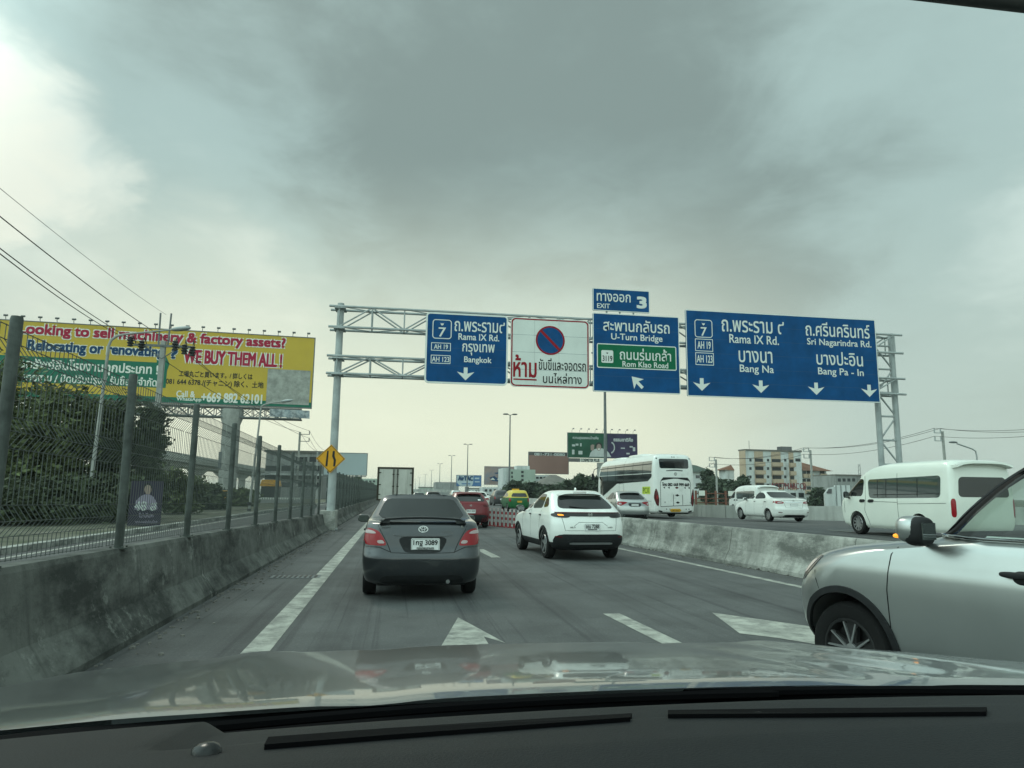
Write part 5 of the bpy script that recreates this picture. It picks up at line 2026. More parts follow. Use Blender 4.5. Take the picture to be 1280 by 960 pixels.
class Board:
    """an upright flat board with its own place and heading; writing is laid out in its plane"""

    def __init__(self, name, label, cat, O, rz, tl, br, base, th=0.35, frame='galv_dark'):
        self.O, self.rz = Vector(O), rz
        self.root = thing(name, label, cat, O, rz)
        self.u0, self.z1 = self.pl(*tl)
        self.u1, self.z0 = self.pl(*br)
        mb = MB()
        mb.box(self.u0, self.u1, 0.0, th, self.z0, self.z1)
        mb.build('panel', base, self.root)
        if frame:
            mb = MB()
            e = 0.10
            for a, b, c_, d in ((self.u0 - e, self.u0, self.z0 - e, self.z1 + e), (self.u1, self.u1 + e, self.z0 - e, self.z1 + e),
                                (self.u0, self.u1, self.z1, self.z1 + e), (self.u0, self.u1, self.z0 - e, self.z0)):
                mb.box(a, b, -0.03, th - 0.02, c_, d)
            mb.build('frame', frame, self.root)

    def pl(self, px, py):
        n = Vector((-math.sin(self.rz), math.cos(self.rz), 0))
        d = ray(px, py)
        q = CP + d * ((self.O - CP).dot(n) / d.dot(n))
        return (q - self.O).dot(Vector((math.cos(self.rz), math.sin(self.rz), 0))), q.z - self.O.z

    def quad(self, pts, mat, name='colour_field', y=-0.01):
        q = [self.pl(*p) for p in pts]
        mb = MB()
        mb.add([(a, y, b) for a, b in q], [tuple(range(len(q)))])
        return mb.build(name, mat, self.root)

    def field(self, x0, x1, y0, y1, mat, name='colour_field', y=-0.01):
        """upright rectangle clipped to the board"""
        (a, b), (c_, d) = self.pl(x0, y0), self.pl(x1, y1)
        a, c_ = max(a, self.u0), min(c_, self.u1)
        b, d = min(b, self.z1), max(d, self.z0)
        mb = MB()
        mb.add([(a, y, b), (c_, y, b), (c_, y, d), (a, y, d)], [(0, 1, 2, 3)])
        return mb.build(name, mat, self.root)

    def text(self, s, x0, x1, yt, yb, mat, bold=0.02, y=-0.02, halo=None, name='lettering'):
        u0, z1 = self.pl(x0, yt)
        _, z0 = self.pl(x0, yb)
        u1, _ = self.pl(x1, yt)
        for g_, f_ in text_words(s):
            if halo:
                put_geo(MB(), g_, f_, u0, u1, z0, z1, y, bold + halo[1]).build('letter_outline', halo[0], self.root)
            put_geo(MB(), g_, f_, u0, u1, z0, z1, y - (0.02 if halo else 0), bold).build(name, mat, self.root)

    def spots(self, n, r=0.5):
        for i in range(n):
            mb = MB()
            u = self.u0 + (self.u1 - self.u0) * (i + .5) / n
            mb.tube([(u, 0.1, self.z1), (u, -.05, self.z1 + r * .9), (u + .15, -r * 1.1, self.z1 + r * 1.3)], .035, 5)
            mb.obox((u + .15, -r * 1.25, self.z1 + r * 1.25), (.17, 0, 0), (0, .12, .05), (0, -.04, .08))
            mb.build('floodlight', 'galv_dark', self.root)

    def column(self, px, py_top, r, mat='pole_concrete', wide=0.0):
        u, z = self.pl(px, py_top)
        mb = MB()
        mb.lathe([(r * 1.02, -self.O.z - .1), (r, z - 1.6), (r * (1 + wide), z - .8), (r * (1 + wide), z + .1), (0, z + .1)], (u, .9, 0), n=20)
        return mb.build('column', mat, self.root, 40)


mt('bb_yellow', (0.50, 0.36, 0.055), 0.6, spec=0.1, var=0.06, vscale=0.3)
mt('bb_green', (0.02, 0.14, 0.09), 0.6, spec=0.1, var=0.05, vscale=0.3)
mt('bb_red', (0.34, 0.018, 0.05), 0.6, spec=0.1)
mt('bb_navy', (0.012, 0.05, 0.12), 0.6, spec=0.1)
mt('bb_white', (0.66, 0.68, 0.62), 0.5)
mt('bb_pale_print', (.30, .31, .28), .6, spec=.1, var=.25, vscale=1.5)
B = Board('billboard', 'huge yellow billboard with red and blue writing on a thick column', 'billboard', (-27, 81.6, 0), R(4.2), (-48, 397), (388.5, 509.5), 'bb_yellow', .5)
B.field(-50, 207, 441, 485, 'bb_green')
B.quad([(196, 441), (208, 446), (212, 455), (209, 463), (204, 484), (196, 484)], 'bb_green', y=-.012)
B.field(-50, 392, 486, 512, 'bb_green', y=-.013)
B.text('Looking to sell machinery & factory assets?', 25, 358, 404.0, 420.0, 'bb_red', .055, halo=('bb_white', .10))
B.text('Relocating or renovating', 36, 206, 425.0, 441.0, 'bb_navy', .055, halo=('bb_white', .07))
B.text('?', 215, 222, 437, 448, 'bb_navy', .05, halo=('bb_white', .05))
B.text('WE BUY THEM ALL !', 231, 353, 437, 453, 'bb_red', .06, halo=('bb_white', .10))
B.text('ซื้อทรัพย์สินโรงงานทุกประเภท !', 16, 199, 446, 463.5, 'bb_white', .03)
B.text('ขายฐาน / ปิดปรับปรุง / รับซื้อไม่จำกัด', 30, 197, 464.5, 479.5, 'bb_white', .02)
B.text('工場丸ごと買います。/ 詳しくは', 224, 316, 463, 470.5, 'sign_black', .012)
B.text('081 644 6378 /(チャニン) 除く、土地', 208, 330, 472, 481.5, 'sign_black', .012)
B.text('Call &', 221, 244, 488.2, 495.8, 'bb_white', .02)
B.text('WhatsApp', 221, 252, 496.2, 501.8, 'bb_white', .012)
B.text('+669 882 62101', 252.5, 328, 490.5, 502, 'bb_white', .035)
B.field(335, 386, 461, 506.5, 'bb_pale_print', 'blank_square', -.03)
mb = MB()
u0, z0 = B.pl(-40, 511)
u1, z1 = B.pl(336, 522)
zt, zb = B.z0 - .25, B.z0 - 1.35
for y in (.1, 1.5):
    for z in (zt, zb):
        mb.tube([(B.u0, y, z), (u1 + 3.5, y, z)], .09, 6)
n = 26
for i in range(n):
    a, b = B.u0 + (u1 + 3.5 - B.u0) * i / n, B.u0 + (u1 + 3.5 - B.u0) * (i + 1) / n
    for y in (.1, 1.5):
        mb.tube([(a, y, zt), (b, y, zb)], .05, 5)
        mb.tube([(a, y, zb), (b, y, zt)], .05, 5)
        mb.tube([(a, y, zb), (a, y, zt)], .05, 5)
mb.build('catwalk_truss', 'galv_dark', B.root)
mt('banner_torn', (.20, .24, .26), .7, var=.5, vscale=1.2, dirt=(.6, .62, .6), dscale=1.4, damt=.5)
B.quad([(337, 511), (387, 513.5), (387, 523.5), (360, 522), (337, 521)], 'banner_torn', 'torn_banner', -.04)
B.column(289, 512, .95, 'pole_concrete', .3)
mb = MB()
u, z = B.pl(279, 567)
mb.box(u - .5, u + .2, .2, 1.2, z - 1.6, z + .2)
mb.build('meter_box', 'galv_dark', B.root)
B.spots(22, .36)

mt('bb_blank', (.33, .39, .40), .6, var=.04, vscale=.2)
b = Board('billboard', 'blank pale grey billboard behind the yellow warning sign', 'billboard', (-9, 130, 0), R(1), (406, 566), (458, 594), 'bb_blank', .4)
mb = MB()
for k in range(5):
    u = b.u0 + (b.u1 - b.u0) * (k + .4) / 5
    mb.tube([(u, .5, 0), (u, .5, b.z0)], .10, 6)
mb.box(b.u0, b.u1, -.5, .1, b.z0 - .35, b.z0 - .2)
mb.build('support_frame', 'galv_dark', b.root)

mt('bb_forest', (.016, .075, .045), .6, spec=.1, var=.3, vscale=.25)
mt('bb_purple', (.038, .028, .070), .6, spec=.1, var=.25, vscale=.25)
mt('bb_pale', (.42, .45, .44), .6, var=.1, vscale=1)
mt('skin_print', (.26, .20, .17), .6)
g = Board('billboard', 'green and purple billboard with a smiling person above the coach', 'billboard', (44, 152, 0), R(-1), (710, 541), (796.5, 573), 'bb_forest', .5)
g.field(759, 798, 540, 575, 'bb_purple')
g.text('ความสุขของคนไทยคือ', 716, 748, 545, 549.5, 'bb_pale', .02)
g.text('ธรรมชาติคือ', 767, 791, 547, 551.5, 'bb_pale', .04)
for x0, x1, y0, y1 in ((715, 719, 555.5, 558), (719.5, 723, 554.5, 557), (725, 727, 554, 558), (715, 718, 562, 568), (723, 728, 563.5, 568), (787, 791, 557.5, 559.5), (791, 794, 559, 564), (783, 787, 566, 568), (776, 781, 559.5, 561)):
    g.field(x0, x1, y0, y1, 'bb_pale', 'product_print', -.02)


def el(cx, cy, a, b, n=20):
    return [(cx + a * math.cos(2 * PI * k / n), cy + b * math.sin(2 * PI * k / n)) for k in range(n)]


g.quad([(736.5, 570.8), (738, 566), (741, 562.5), (746, 560.5), (752, 560.3), (757, 562), (761, 566), (764, 571.3)], 'bb_pale', 'shirt_print', -.02)
g.quad(el(748.5, 557.5, 4.2, 4.6), 'sign_black', 'hair_print', -.022)
g.quad(el(748.5, 559.2, 2.9, 4.2), 'skin_print', 'face_print', -.03)
g.quad(el(748.6, 561.4, 1.5, .9, 12), 'bb_white', 'smile_print', -.034)
g.quad([(738.5, 563), (738.2, 557), (740, 555.5), (743, 556), (742.2, 563)], 'skin_print', 'hand_print', -.022)
for k in range(9):
    a = R(-70 + 18 * k)
    g.quad(el(763.5 + 4.5 * math.cos(a), 559.5 + 6.5 * math.sin(a), .8, 1.1, 8), 'bb_pale', 'ornament_print', -.02)
g.spots(9, .7)
g.column(752, 579, .8, 'pole_concrete')
mb = MB()
a0, b0 = g.pl(711, 572.6)
a1, b1 = g.pl(725, 577.5)
mb.box(a0, a1, -.1, .1, b1, b0)
mb.build('dark_strip', 'paint_dark', g.root)
a2, _ = g.pl(755, 577)
mb = MB()
mb.box(a1, a2, -.1, .1, b1, b0)
o = mb.build('white_strip', 'bb_white', g.root)
g.text('COSMETIX PLUS', 726, 749, 573.2, 577, 'sign_black', .03, -.12)

mt('bb_brick', (.21, .115, .095), .6, var=.08, vscale=.2)
r = Board('billboard', 'plain dull red billboard with a phone number along its top', 'billboard', (36.5, 172, 0), R(0), (661, 565), (710.5, 592.5), 'bb_brick', .4)
r.field(660, 711, 564, 569.8, 'paint_dark', 'header_strip')
r.text('081-731-0080', 668, 706, 566, 569.2, 'bb_pale', .04, -.02)
r.column(686, 594, .8, 'galv_dark')
mt('bb_tan', (.27, .20, .18), .6, var=.25, vscale=.3, dirt=(.16, .22, .30), dscale=.35, damt=.5)
t = Board('billboard', 'small pinkish tan billboard left of the pale green building', 'billboard', (26, 192, 0), R(0), (606, 583.2), (645, 606), 'bb_tan', .4)
for q in ([(612, 597), (618, 595), (622, 598), (628, 594), (636, 593), (640, 596), (632, 599), (622, 602), (615, 601)], [(618, 591), (630, 589.5), (632, 591), (620, 592.5)]):
    t.quad(q, 'bb_navy', 'picture_print', -.02)
for q in ([(613, 599.5), (616, 597), (619, 600)], [(621, 600), (624, 596), (628, 598)], [(629, 597), (632, 595), (635, 597)]):
    t.quad(q, 'bb_white', 'picture_print', -.03)
t.column(626, 607, .7, 'galv_dark')
mt('bb_blue', (.05, .14, .30), .5)
mt('bb_sky', (.40, .47, .50), .5)
a_ = Board('billboard', 'small blue and white billboard under the distant lamp posts', 'billboard', (20, 222, 0), R(0), (570.8, 594), (601.3, 607.8), 'bb_blue', .4)
a_.quad([(571, 594.2), (592, 594.4), (591.5, 603), (590, 607.4), (575, 607.2), (571, 603)], 'bb_sky', y=-.02)
a_.text('AirTAC', 573, 591, 595.2, 600.5, 'bb_navy', .12, -.04)
for y0, y1, x0, x1 in ((597, 599, 593.5, 599), (601.5, 603, 593.5, 599.5), (604, 605.5, 577, 588)):
    a_.field(x0, x1, y0, y1, 'bb_sky' if x0 > 590 else 'bb_blue', 'line_print', -.04)
a_.column(584, 609, .6, 'galv_dark')

# ------------------------------------------------------------------ poster and small signs on the verge
mt('poster_purple', (.022, .018, .036), .6, var=.15, vscale=2)
mt('poster_ink', (.22, .20, .26), .6)
p_ = Board('election_poster', 'purple upright poster with a person and the number 48 on the verge', 'poster', (at(182, 640, 29.5).x, 29.5, .10), R(6), (164, 601), (200, 659), 'poster_purple', .03, None)
p_.quad([(168, 637), (170, 626), (176, 620), (181, 618), (187, 618), (192, 621), (196, 628), (197, 637)], 'poster_ink', 'shirt_print', -.006)
p_.quad(el(185, 610.5, 5.6, 7), 'sign_black', 'hair_print', -.006)
p_.quad(el(185, 612, 4.4, 6), 'skin_print', 'face_print', -.010)
p_.text('48 ส', 169, 196, 627, 638, 'bb_pale', .012, -.012)
p_.text('ไม่เลือก', 174, 192, 641, 647, 'poster_ink', .004, -.008)
p_.text('พรรคพลังใหม่ไทย', 169, 197, 650, 654, 'poster_ink', .002, -.008)
for u in (p_.u0 + .03, p_.u1 - .03):
    MB().box(u - .02, u + .02, .04, .08, 0, p_.z1).build('stake', 'bark', p_.root)
y_ = Board('yellow_sign', 'small yellow board on the verge beside the billboard column', 'sign', (at(282, 620, 58).x, 58, .10), 0, (276, 613), (289, 624.5), 'warn_yellow', .05, None)
y_.text('ขายดิน', 277.5, 287.5, 615, 619, 'sign_black', .006)
for u in (y_.u0 + .1, y_.u1 - .1):
    MB().box(u - .03, u + .03, .06, .12, -.2, y_.z1).build('stake', 'bark', y_.root)


# ------------------------------------------------------------------ trees
def foliage(blobs, n, size, rg, flat=0.6):
    """leaf faces through the volume of a set of blobs (centre, radii), thinned to clumps"""
    tot = sum(b[1][0] * b[1][1] * b[1][2] for b in blobs)
    V, Fc = [], []
    k = 0
    for c, r in blobs:
        m = max(60, int(n * r[0] * r[1] * r[2] / tot))
        ncl = max(6, int(m / 26))
        d = rg.normal(size=(ncl, 3))
        d /= np.linalg.norm(d, axis=1)[:, None]
        rad = rg.uniform(0.45, 1.08, ncl) ** 0.6
        cen = np.array(c) + d * rad[:, None] * np.array(r)
        sp_ = 0.17 * (r[0] + r[1] + r[2]) / 3 + size * .5
        for q in cen:
            mm = int(m / ncl * rg.uniform(.5, 1.5))
            pos = q + rg.normal(size=(mm, 3)) * sp_ * np.array([1, 1, .75])
            ax = rg.normal(size=(mm, 3))
            ax[:, 2] *= flat
            ax /= np.linalg.norm(ax, axis=1)[:, None]
            bx = np.cross(ax, rg.normal(size=(mm, 3)))
            bx /= np.linalg.norm(bx, axis=1)[:, None]
            s = size * rg.uniform(.4, 1.6, mm)[:, None]
            P = np.stack([pos - ax * s, pos + bx * s * .45, pos + ax * s, pos - bx * s * .45], 1).reshape(-1, 3)
            V.append(P)
            Fc.append(np.arange(k, k + mm * 4).reshape(-1, 4))
            k += mm * 4
    return np.concatenate(V), np.concatenate(Fc)


def tree(label, loc, h, blobs, n, size, mat='leaf', seed=0, trunk=.16, name='tree', group=None, cat='tree', limbs=4):
    rg = np.random.default_rng(seed)
    root = thing(name, label, cat, loc, 0, group)
    v, f = foliage(blobs, n, size, rg)
    v[:, 2] = np.maximum(v[:, 2], 0.02)
    me = bpy.data.meshes.new('crown')
    me.from_pydata(v.tolist(), [], f.tolist())
    me.materials.append(MAT[mat])
    o = bpy.data.objects.new('crown', me)
    COL.objects.link(o)
    o.parent = root
    mb = MB()
    top = max(c[2] for c, r in blobs)
    mb.tube([(0, 0, -.05), (.05, .03, top * .35), (-.03, .05, top * .7), (0, 0, top)], [trunk, trunk * .75, trunk * .5, trunk * .2], 8)
    for i, (c, r) in enumerate(blobs[:limbs + 2]):
        mb.tube([(.02, .02, top * .3), (c[0] * .5, c[1] * .5, top * .3 + (c[2] - top * .3) * .6), c], [trunk * .5, trunk * .35, trunk * .1], 6)
    mb.build('trunk', 'bark', root, 50)
    return root


def bush_at(label, px, py_top, Y, wpx, seed, n=3000, size=.16, mat='leaf', name='tree', base=.1, group=None, low=True, trunk=.14, lobes=6):
    """a tree or shrub at distance Y whose top and width are as the photograph shows"""
    p = at(px, py_top, Y)
    w = abs(at(px + wpx / 2, py_top, Y).x - at(px - wpx / 2, py_top, Y).x) / 2
    h = p.z - base
    rg = random.Random(seed)
    bl = [((0, 0, h * .66), (w * .62, w * .62, h * .30))]
    for k in range(lobes):
        a = 2 * PI * k / lobes + rg.uniform(-.3, .3)
        zz = h * (rg.uniform(.25, .8) if low else rg.uniform(.45, .85))
        rr_ = w * rg.uniform(.38, .55)
        bl.append(((w * .55 * math.cos(a), w * .55 * math.sin(a), zz), (rr_, rr_, min(h * .26, rr_ * 1.1))))
    for k in range(9):                      # ragged shoots round the top
        a = rg.uniform(0, 2 * PI)
        q = rg.uniform(.25, .85)
        bl.append(((w * q * math.cos(a), w * q * math.sin(a), h * (1.0 - .42 * q * q) * rg.uniform(.92, 1.04)), (w * .10, w * .10, h * rg.uniform(.05, .10))))
    if low:
        bl.append(((0, 0, h * .25), (w * .8, w * .8, h * .25)))
    return tree(label, (p.x, Y, base), h, bl, n, size, mat, seed, trunk, name, group)


bush_at('dense dark tree at the left edge of the frame behind the fence', -16, 442, 36, 180, 1, 14000, .13)
bush_at('dense dark tree behind the nearest street lamp, second from the left edge', 74, 486, 35, 140, 2, 12000, .125)
bush_at('dark leafy tree between the street lamp and the power pole', 148, 494, 37, 104, 3, 10000, .125, 'leaf_dark')
bush_at('ragged small tree in front of the power pole', 193, 508, 37.5, 46, 4, 6500, .12, 'leaf_dark')
bush_at('low round shrub right of the purple poster', 222, 588, 44, 70, 5, 5000, .12, 'leaf', 'shrub')
bush_at('low shrub under the elevated railway near the yellow board', 258, 607, 54, 60, 6, 2500, .16, 'leaf_dark', 'shrub')
bush_at('low bushes at the foot of the billboard column', 300, 612, 66, 50, 16, 2000, .2, 'leaf', 'shrub')
bush_at('low undergrowth below the trees at the left edge', 20, 600, 31, 210, 7, 8000, .12, 'leaf_dark', 'shrub')
bush_at('low undergrowth behind the purple poster', 120, 598, 33, 170, 8, 8000, .12, 'leaf_dark', 'shrub')
tr_l = [(447, 599, 180, 16, 'distant dark tree just left of the lorry beyond the fence'), (462, 605, 210, 16, 'distant tree touching the left side of the lorry'), (432, 606, 170, 16, 'distant tree under the blank grey billboard'),
        (643, 603, 125, 26, 'round tree in front of the pale green building'), (664, 604, 130, 26, 'round tree between the pale green building and the house'), (690, 607, 118, 30, 'low tree in front of the brown roofed house'),
        (712, 602, 125, 26, 'tree right of the brown roofed house'), (728, 594, 122, 30, 'tall round tree just left of the coach'), (746, 598, 128, 22, 'tree partly behind the front of the coach'),
        (885, 588, 130, 22, 'pine like tree right of the coach beside the blue white house'), (898, 600, 126, 26, 'dark tree under the leftmost utility pole on the right'), (915, 604, 122, 26, 'dark tree left of the apartment block'),
        (929, 596, 124, 14, 'thin tree in front of the orange stair tower'), (1024, 612, 110, 24, 'low tree below the right wing of the apartment block')]
for i, (x, y, Y, w, lb) in enumerate(tr_l):
    bush_at(lb, x, y, Y, w, 30 + i, 1500, .42 if Y > 120 else .34, 'leaf_far', 'tree', 0, 'distant trees', trunk=.2, lobes=7)


# ------------------------------------------------------------------ street lamps, poles, wires
def cobra(label, base, px_pts, px_head, Y):
    """street lamp with a curved arm: points seen in the photograph at distance Y"""
    root = thing('street_lamp', label, 'street lamp', base)
    P = [Vector(base)] + [at(x, y, Y) for x, y in px_pts]
    mb = MB()
    L = [(p - Vector(base)) for p in P]
    mb.tube(L, [.09] + [.06] * (len(L) - 3) + [.045, .035], 10)
    mb.build('pole', 'pole_concrete', root, 50)
    mb = MB()
    for k in range(4):
        z = .05 + .22 * k
        if k % 2 == 0:
            mb.lathe([(.125, z), (.122, z + .22)], n=12)
    mb.build('base_band', 'sign_black', root, 50)
    e = L[-1]
    d = (L[-1] - L[-2]).normalized()
    mb = MB()
    blob(mb, (0, 0, 0), .42, .16, .10, 2.3)
    o = mb.build('lamp_head', 'galv', root, 50)
    o.location = e + d * .35
    o.rotation_euler = (0, -math.atan2(d.z, math.hypot(d.x, d.y)), math.atan2(d.y, d.x))
    return root


cobra('street lamp with curved arm and grey head in front of the left trees', gr(107, 655), [(136, 432), (139, 425), (146, 420), (155, 418), (216, 412)], (232, 409), 33)
cobra('slim leaning street lamp pole with striped foot right of the billboard column', gr(311, 641), [(326, 512), (327, 508), (328.5, 526), (346, 523)][:2] + [(330, 506), (338, 504), (352, 502)], (360, 502), 50.5)


def power_pole(label, px, py_top, Y, h_arm=1.0, transformer=False, group=None):
    p = at(px, py_top, Y)
    root = thing('utility_pole', label, 'utility pole', (p.x, Y, 0), 0, group)
    H = p.z
    mb = MB()
    a = .16 if not transformer else .20
    mb.obox((0, 0, H * .5), (a * .8, 0, 0), (0, a * .8, 0), (0, 0, H * .5 + .1))
    mb.build('post', 'pole_concrete', root)
    return root, H


up_, H = power_pole('concrete power pole with crossarm and drum insulators left of the billboard column', 204.5, 428, 52, transformer=True)
for s in (-.32, .30):
    MB().tube([(s, 0, H - .3), (s * 1.15, 0, H + 2.1)], .06, 6).build('earth_wire_spike', 'galv_dark', up_)
mb = MB()
mb.box(-1.9, 1.9, -.22, -.08, H - .35, H - .20)
mb.tube([(-1.2, -.15, H - .3), (0, -.15, H - 1.2)], .04, 5)
mb.tube([(1.2, -.15, H - .3), (0, -.15, H - 1.2)], .04, 5)
mb.build('crossarm', 'galv_dark', up_)
ins = []
for x, dz_ in ((-1.75, .05), (-1.05, -.2), (1.0, -.1), (1.6, -.35), (2.1, -.45)):
    mb = MB()
    mb.tube([(x, -.15, H - .2), (x * 1.02, -.6, H + .25 + dz_ * .3), (x * 1.05, -.9, H - .1 + dz_)], .03, 6)
    mb.lathe([(0, -.38), (.21, -.32), (.13, -.18), (.24, -.12), (.13, .0), (.24, .06), (.13, .18), (.20, .27), (0, .38)], (x * 1.05, -.9, H - .25 + dz_), n=10)
    mb.build('insulator', 'cable', up_, 50)
    ins.append(up_.location + Vector((x * 1.05, -.9, H - .2 + dz_)))


def wire(label, a, b, sag=.5, r=.018, group='overhead power cables', n=24):
    a, b = Vector(a), Vector(b)
    mb = MB()
    pts = []
    for i in range(n + 1):
        t = i / n
        p = a.lerp(b, t)
        p.z -= sag * 4 * t * (1 - t)
        pts.append(p)
    mb.tube(pts, r, 5)
    return tag(mb.build('power_cable', 'cable', None, 60), label, 'cable', group)


def wl_(px, py, Y=20):
    return at(px, py, Y)


top = up_.location + Vector((0, 0, H + 2.0))
wire('topmost thin overhead cable running up to the left edge of the sky', at(-60, 186, 21), top, .2, .010)
wire('second overhead cable from the top on the left', at(-60, 222, 21), ins[2], .25, .020)
wire('third overhead cable from the top on the left', at(-60, 264, 21), ins[1], .25, .020)
wire('lowest overhead cable on the left', at(-60, 270, 21), ins[0], .3, .020)

farp = [(375, 541, 100, 'grey utility pole with bracket arms left of the blank billboard'), (397, 565, 128, 'utility pole right behind the yellow warning sign'), (427.5, 581, 150, 'small utility pole on the right of the warning sign'),
        (437, 587.5, 180, 'small utility pole under the right end of the blank billboard'), (444.5, 592, 210, 'farthest small utility pole left of the lorry')]
prev = ins[1:4]
for x, y, Y, lb in farp:
    root, H = power_pole(lb, x, y, Y, group='utility poles on the left')
    mb = MB()
    for z in (H - .15, H - 1.1):
        mb.box(0, 1.3, -.08, .08, z - .08, z)
        mb.box(1.2, 1.3, -.08, .08, z, z + .45)
    mb.build('bracket_arm', 'galv_dark', root)
    ends = [root.location + Vector((dx_, 0, H + dz_)) for dx_, dz_ in ((0, .1), (1.25, .3), (1.25, -.7))]
    if Y < 140:
        for k in range(3):
            wire(['upper', 'middle', 'lower'][k] + (' cable from the drum insulators across the yellow billboard' if Y < 110 else ' cable between two utility poles above the fence'), prev[k], ends[k], .8 if Y < 110 else .5, .022)
    prev = ends
rp = [(895, 575, 118, 'leftmost utility pole on the right between coach and apartment block'), (1013, 563.5, 112, 'utility pole in front of the apartment block'), (1178, 540, 88, 'leaning utility pole above the white van')]
prev = None
for i, (x, y, Y, lb) in enumerate(rp):
    root, H = power_pole(lb, x, y, Y, group='utility poles on the right')
    mb = MB()
    for z in (H - .1, H - 1.2):
        mb.box(-1.3, 0, -.08, .08, z - .1, z)
        mb.box(-1.3, -1.2, -.08, .08, z, z + .6)
        mb.box(-.35, -.25, -.08, .08, z, z + .6)
    mb.build('bracket_arm', 'galv', root)
    ends = [root.location + Vector((dx_, 0, H + dz_)) for dx_, dz_ in ((-1.25, .5), (-.3, .5), (-1.25, -.6))]
    if prev:
        for k in range(3):
            wire(['upper', 'middle', 'lower'][k] + [' cable', ' cable between the coach and the apartment block poles', ' cable running behind the gantry right column'][i], prev[k], ends[k], .9, .03, 'cables on the right')
    prev = ends
for k in range(3):
    wire(['upper', 'middle', 'lower'][k] + ' cable leaving the frame on the right above the van', prev[k], at(1330, 533 + 4 * k, 62), .4, .025, 'cables on the right')
wire('pair of slack cables beside the coach roof', at(860, 592, 116), rp and at(893, 578, 118), .3, .03, 'cables on the right')
cl_ = thing('street_lamp', 'street lamp with long bent arm behind the white van', 'street lamp', (at(1221, 600, 80).x, 80, 0))
P = [at(1221, 620, 80), at(1221, 571, 80), at(1219.5, 564, 80), at(1215, 561, 80), at(1196, 554.5, 80)]
mb = MB()
mb.tube([Vector((0, 0, 0))] + [p - cl_.location for p in P[1:]], .09, 8)
mb.build('pole', 'galv', cl_, 50)
mb = MB()
q = P[-1] - cl_.location
blob(mb, (q.x - .5, q.y, q.z + .16), .6, .2, .13, 2.4)
mb.build('lamp_head', 'galv_dark', cl_, 50)

# high lamp posts down the middle
lamps = []
src = None
K = 2.3


def high_lamp(H):
    root = thing('street_lamp', 'x', 'street lamp')
    mb = MB()
    mb.tube([(0, 0, 0), (0, 0, H)], [.20, .10], 12)
    mb.build('pole', 'galv_dark', root, 50)
    for s in (-1, 1):
        for q in (-1, 1):
            mb = MB()
            mb.tube([(0, 0, H), (s * .5, q * .25, H + .15)], .05, 5)
            blob(mb, (s * .85, q * .3, H + .18), .48, .2, .11, 2.4, nu=12, nv=6)
            mb.build('lamp_head', 'galv_dark', root, 50)
    return root


LX = 20.2
hp = [(757, 440, 'tall lamp post rising behind the U-Turn Bridge sign'), (636.7, 519, 'tallest lamp post in view with four headed lantern, left of the no stopping sign foot'), (584, 556, 'second lamp post from the right in the receding line'),
      (564, 570, 'third lamp post from the right in the receding line'), (549.5, 580, 'fourth lamp post from the right in the receding line'), (539.2, 588, 'fifth lamp post from the right in the receding line'),
      (531.5, 593, 'sixth lamp post from the right in the receding line'), (524.3, 597, 'seventh lamp post from the right in the receding line'), (519.5, 600, 'lamp post second nearest to the lorry roof'), (515.8, 603, 'farthest lamp post just right of the lorry')]
proto = high_lamp(15.4)
for i, (x, y, lb) in enumerate(hp):
    # stand where the ray meets the line X = LX
    d = ray(x, 600)
    Y = LX * d.y / d.x
    o = proto if i == 0 else copy_tree(proto)
    o.location = (LX, Y, 0)
    z = at(x, y, Y).z
    o.scale = (1, 1, min(1.15, max(.85, z / 15.4)) if i else 1.0)
    tag(o, lb, 'street lamp', 'high lamp posts in a line')

# ------------------------------------------------------------------ elevated railway
vd = thing('elevated_railway', 'grey elevated railway on piers beyond the left trees', 'viaduct', (-60, 120, 0))
mb = MB()
mb.box(-5, 5, 0, 420, 8.6, 9.4)
mb.box(-3, 3, 0, 420, 7.6, 8.6)
mb.build('deck', 'concrete_pale', vd)
for x in (-5.2, 4.9):
    mb = MB()
    mb.box(x, x + .3, 0, 420, 9.3, 10.7)
    mb.build('parapet', 'concrete_pale', vd)
for i in range(13):
    mb = MB()
    y = 15 + 32 * i
    mb.box(-1.1, 1.1, y - 1, y + 1, 0, 5.8)
    mb.prism([(-1.1, 5.8), (1.1, 5.8), (3.2, 7.58), (-3.2, 7.58)], lambda u, v, k: (u, y - 1 + 2 * k, v))
    mb.build('pier', 'concrete_pale', vd)

# ------------------------------------------------------------------ buildings on the left
mt('wall_grey', (.26, .27, .26), .85, var=.12, vscale=.3, dirt=(.12, .125, .12), dscale=.3, damt=.4, streak=True)
mt('wall_white', (.52, .55, .54), .85, var=.08, vscale=.3, dirt=(.3, .31, .3), dscale=.3, damt=.4, streak=True)
mt('wall_orange', (.42, .325, .235), .85, var=.1, vscale=.4)
mt('wall_green', (.33, .40, .34), .85, var=.08, vscale=.3)
mt('opening', (.018, .020, .022), .5)
mt('window_glass', (.03, .035, .04), .12, spec=.8)
mt('roof_brown', (.16, .075, .045), .8, var=.2, vscale=.5)
mt('roof_grey', (.13, .125, .11), .8, var=.2, vscale=.5)
mt('roof_green', (.05, .075, .06), .7)
cpk = Board('office_building', 'grey building with long dark floor openings behind the fence', 'building', (-18, 132, 0), 0, (333, 565), (400, 640), 'wall_grey', 14, None)
for k, (y0, y1) in enumerate(((571, 577.5), (582, 589), (592.5, 599), (603, 609))):
    for x0, x1 in ((331, 346), (352, 366), (370, 384), (387, 400)):
        if k == 0 and x0 < 370:
            continue
        cpk.field(x0, x1, y0, y1, 'opening', 'window', -.03)
mb = MB()
mb.box(cpk.u0 - .3, cpk.u1 + .3, -.4, 14.3, cpk.z1, cpk.z1 + .35)
mb.build('roof', 'roof_grey', cpk.root)
mb = MB()
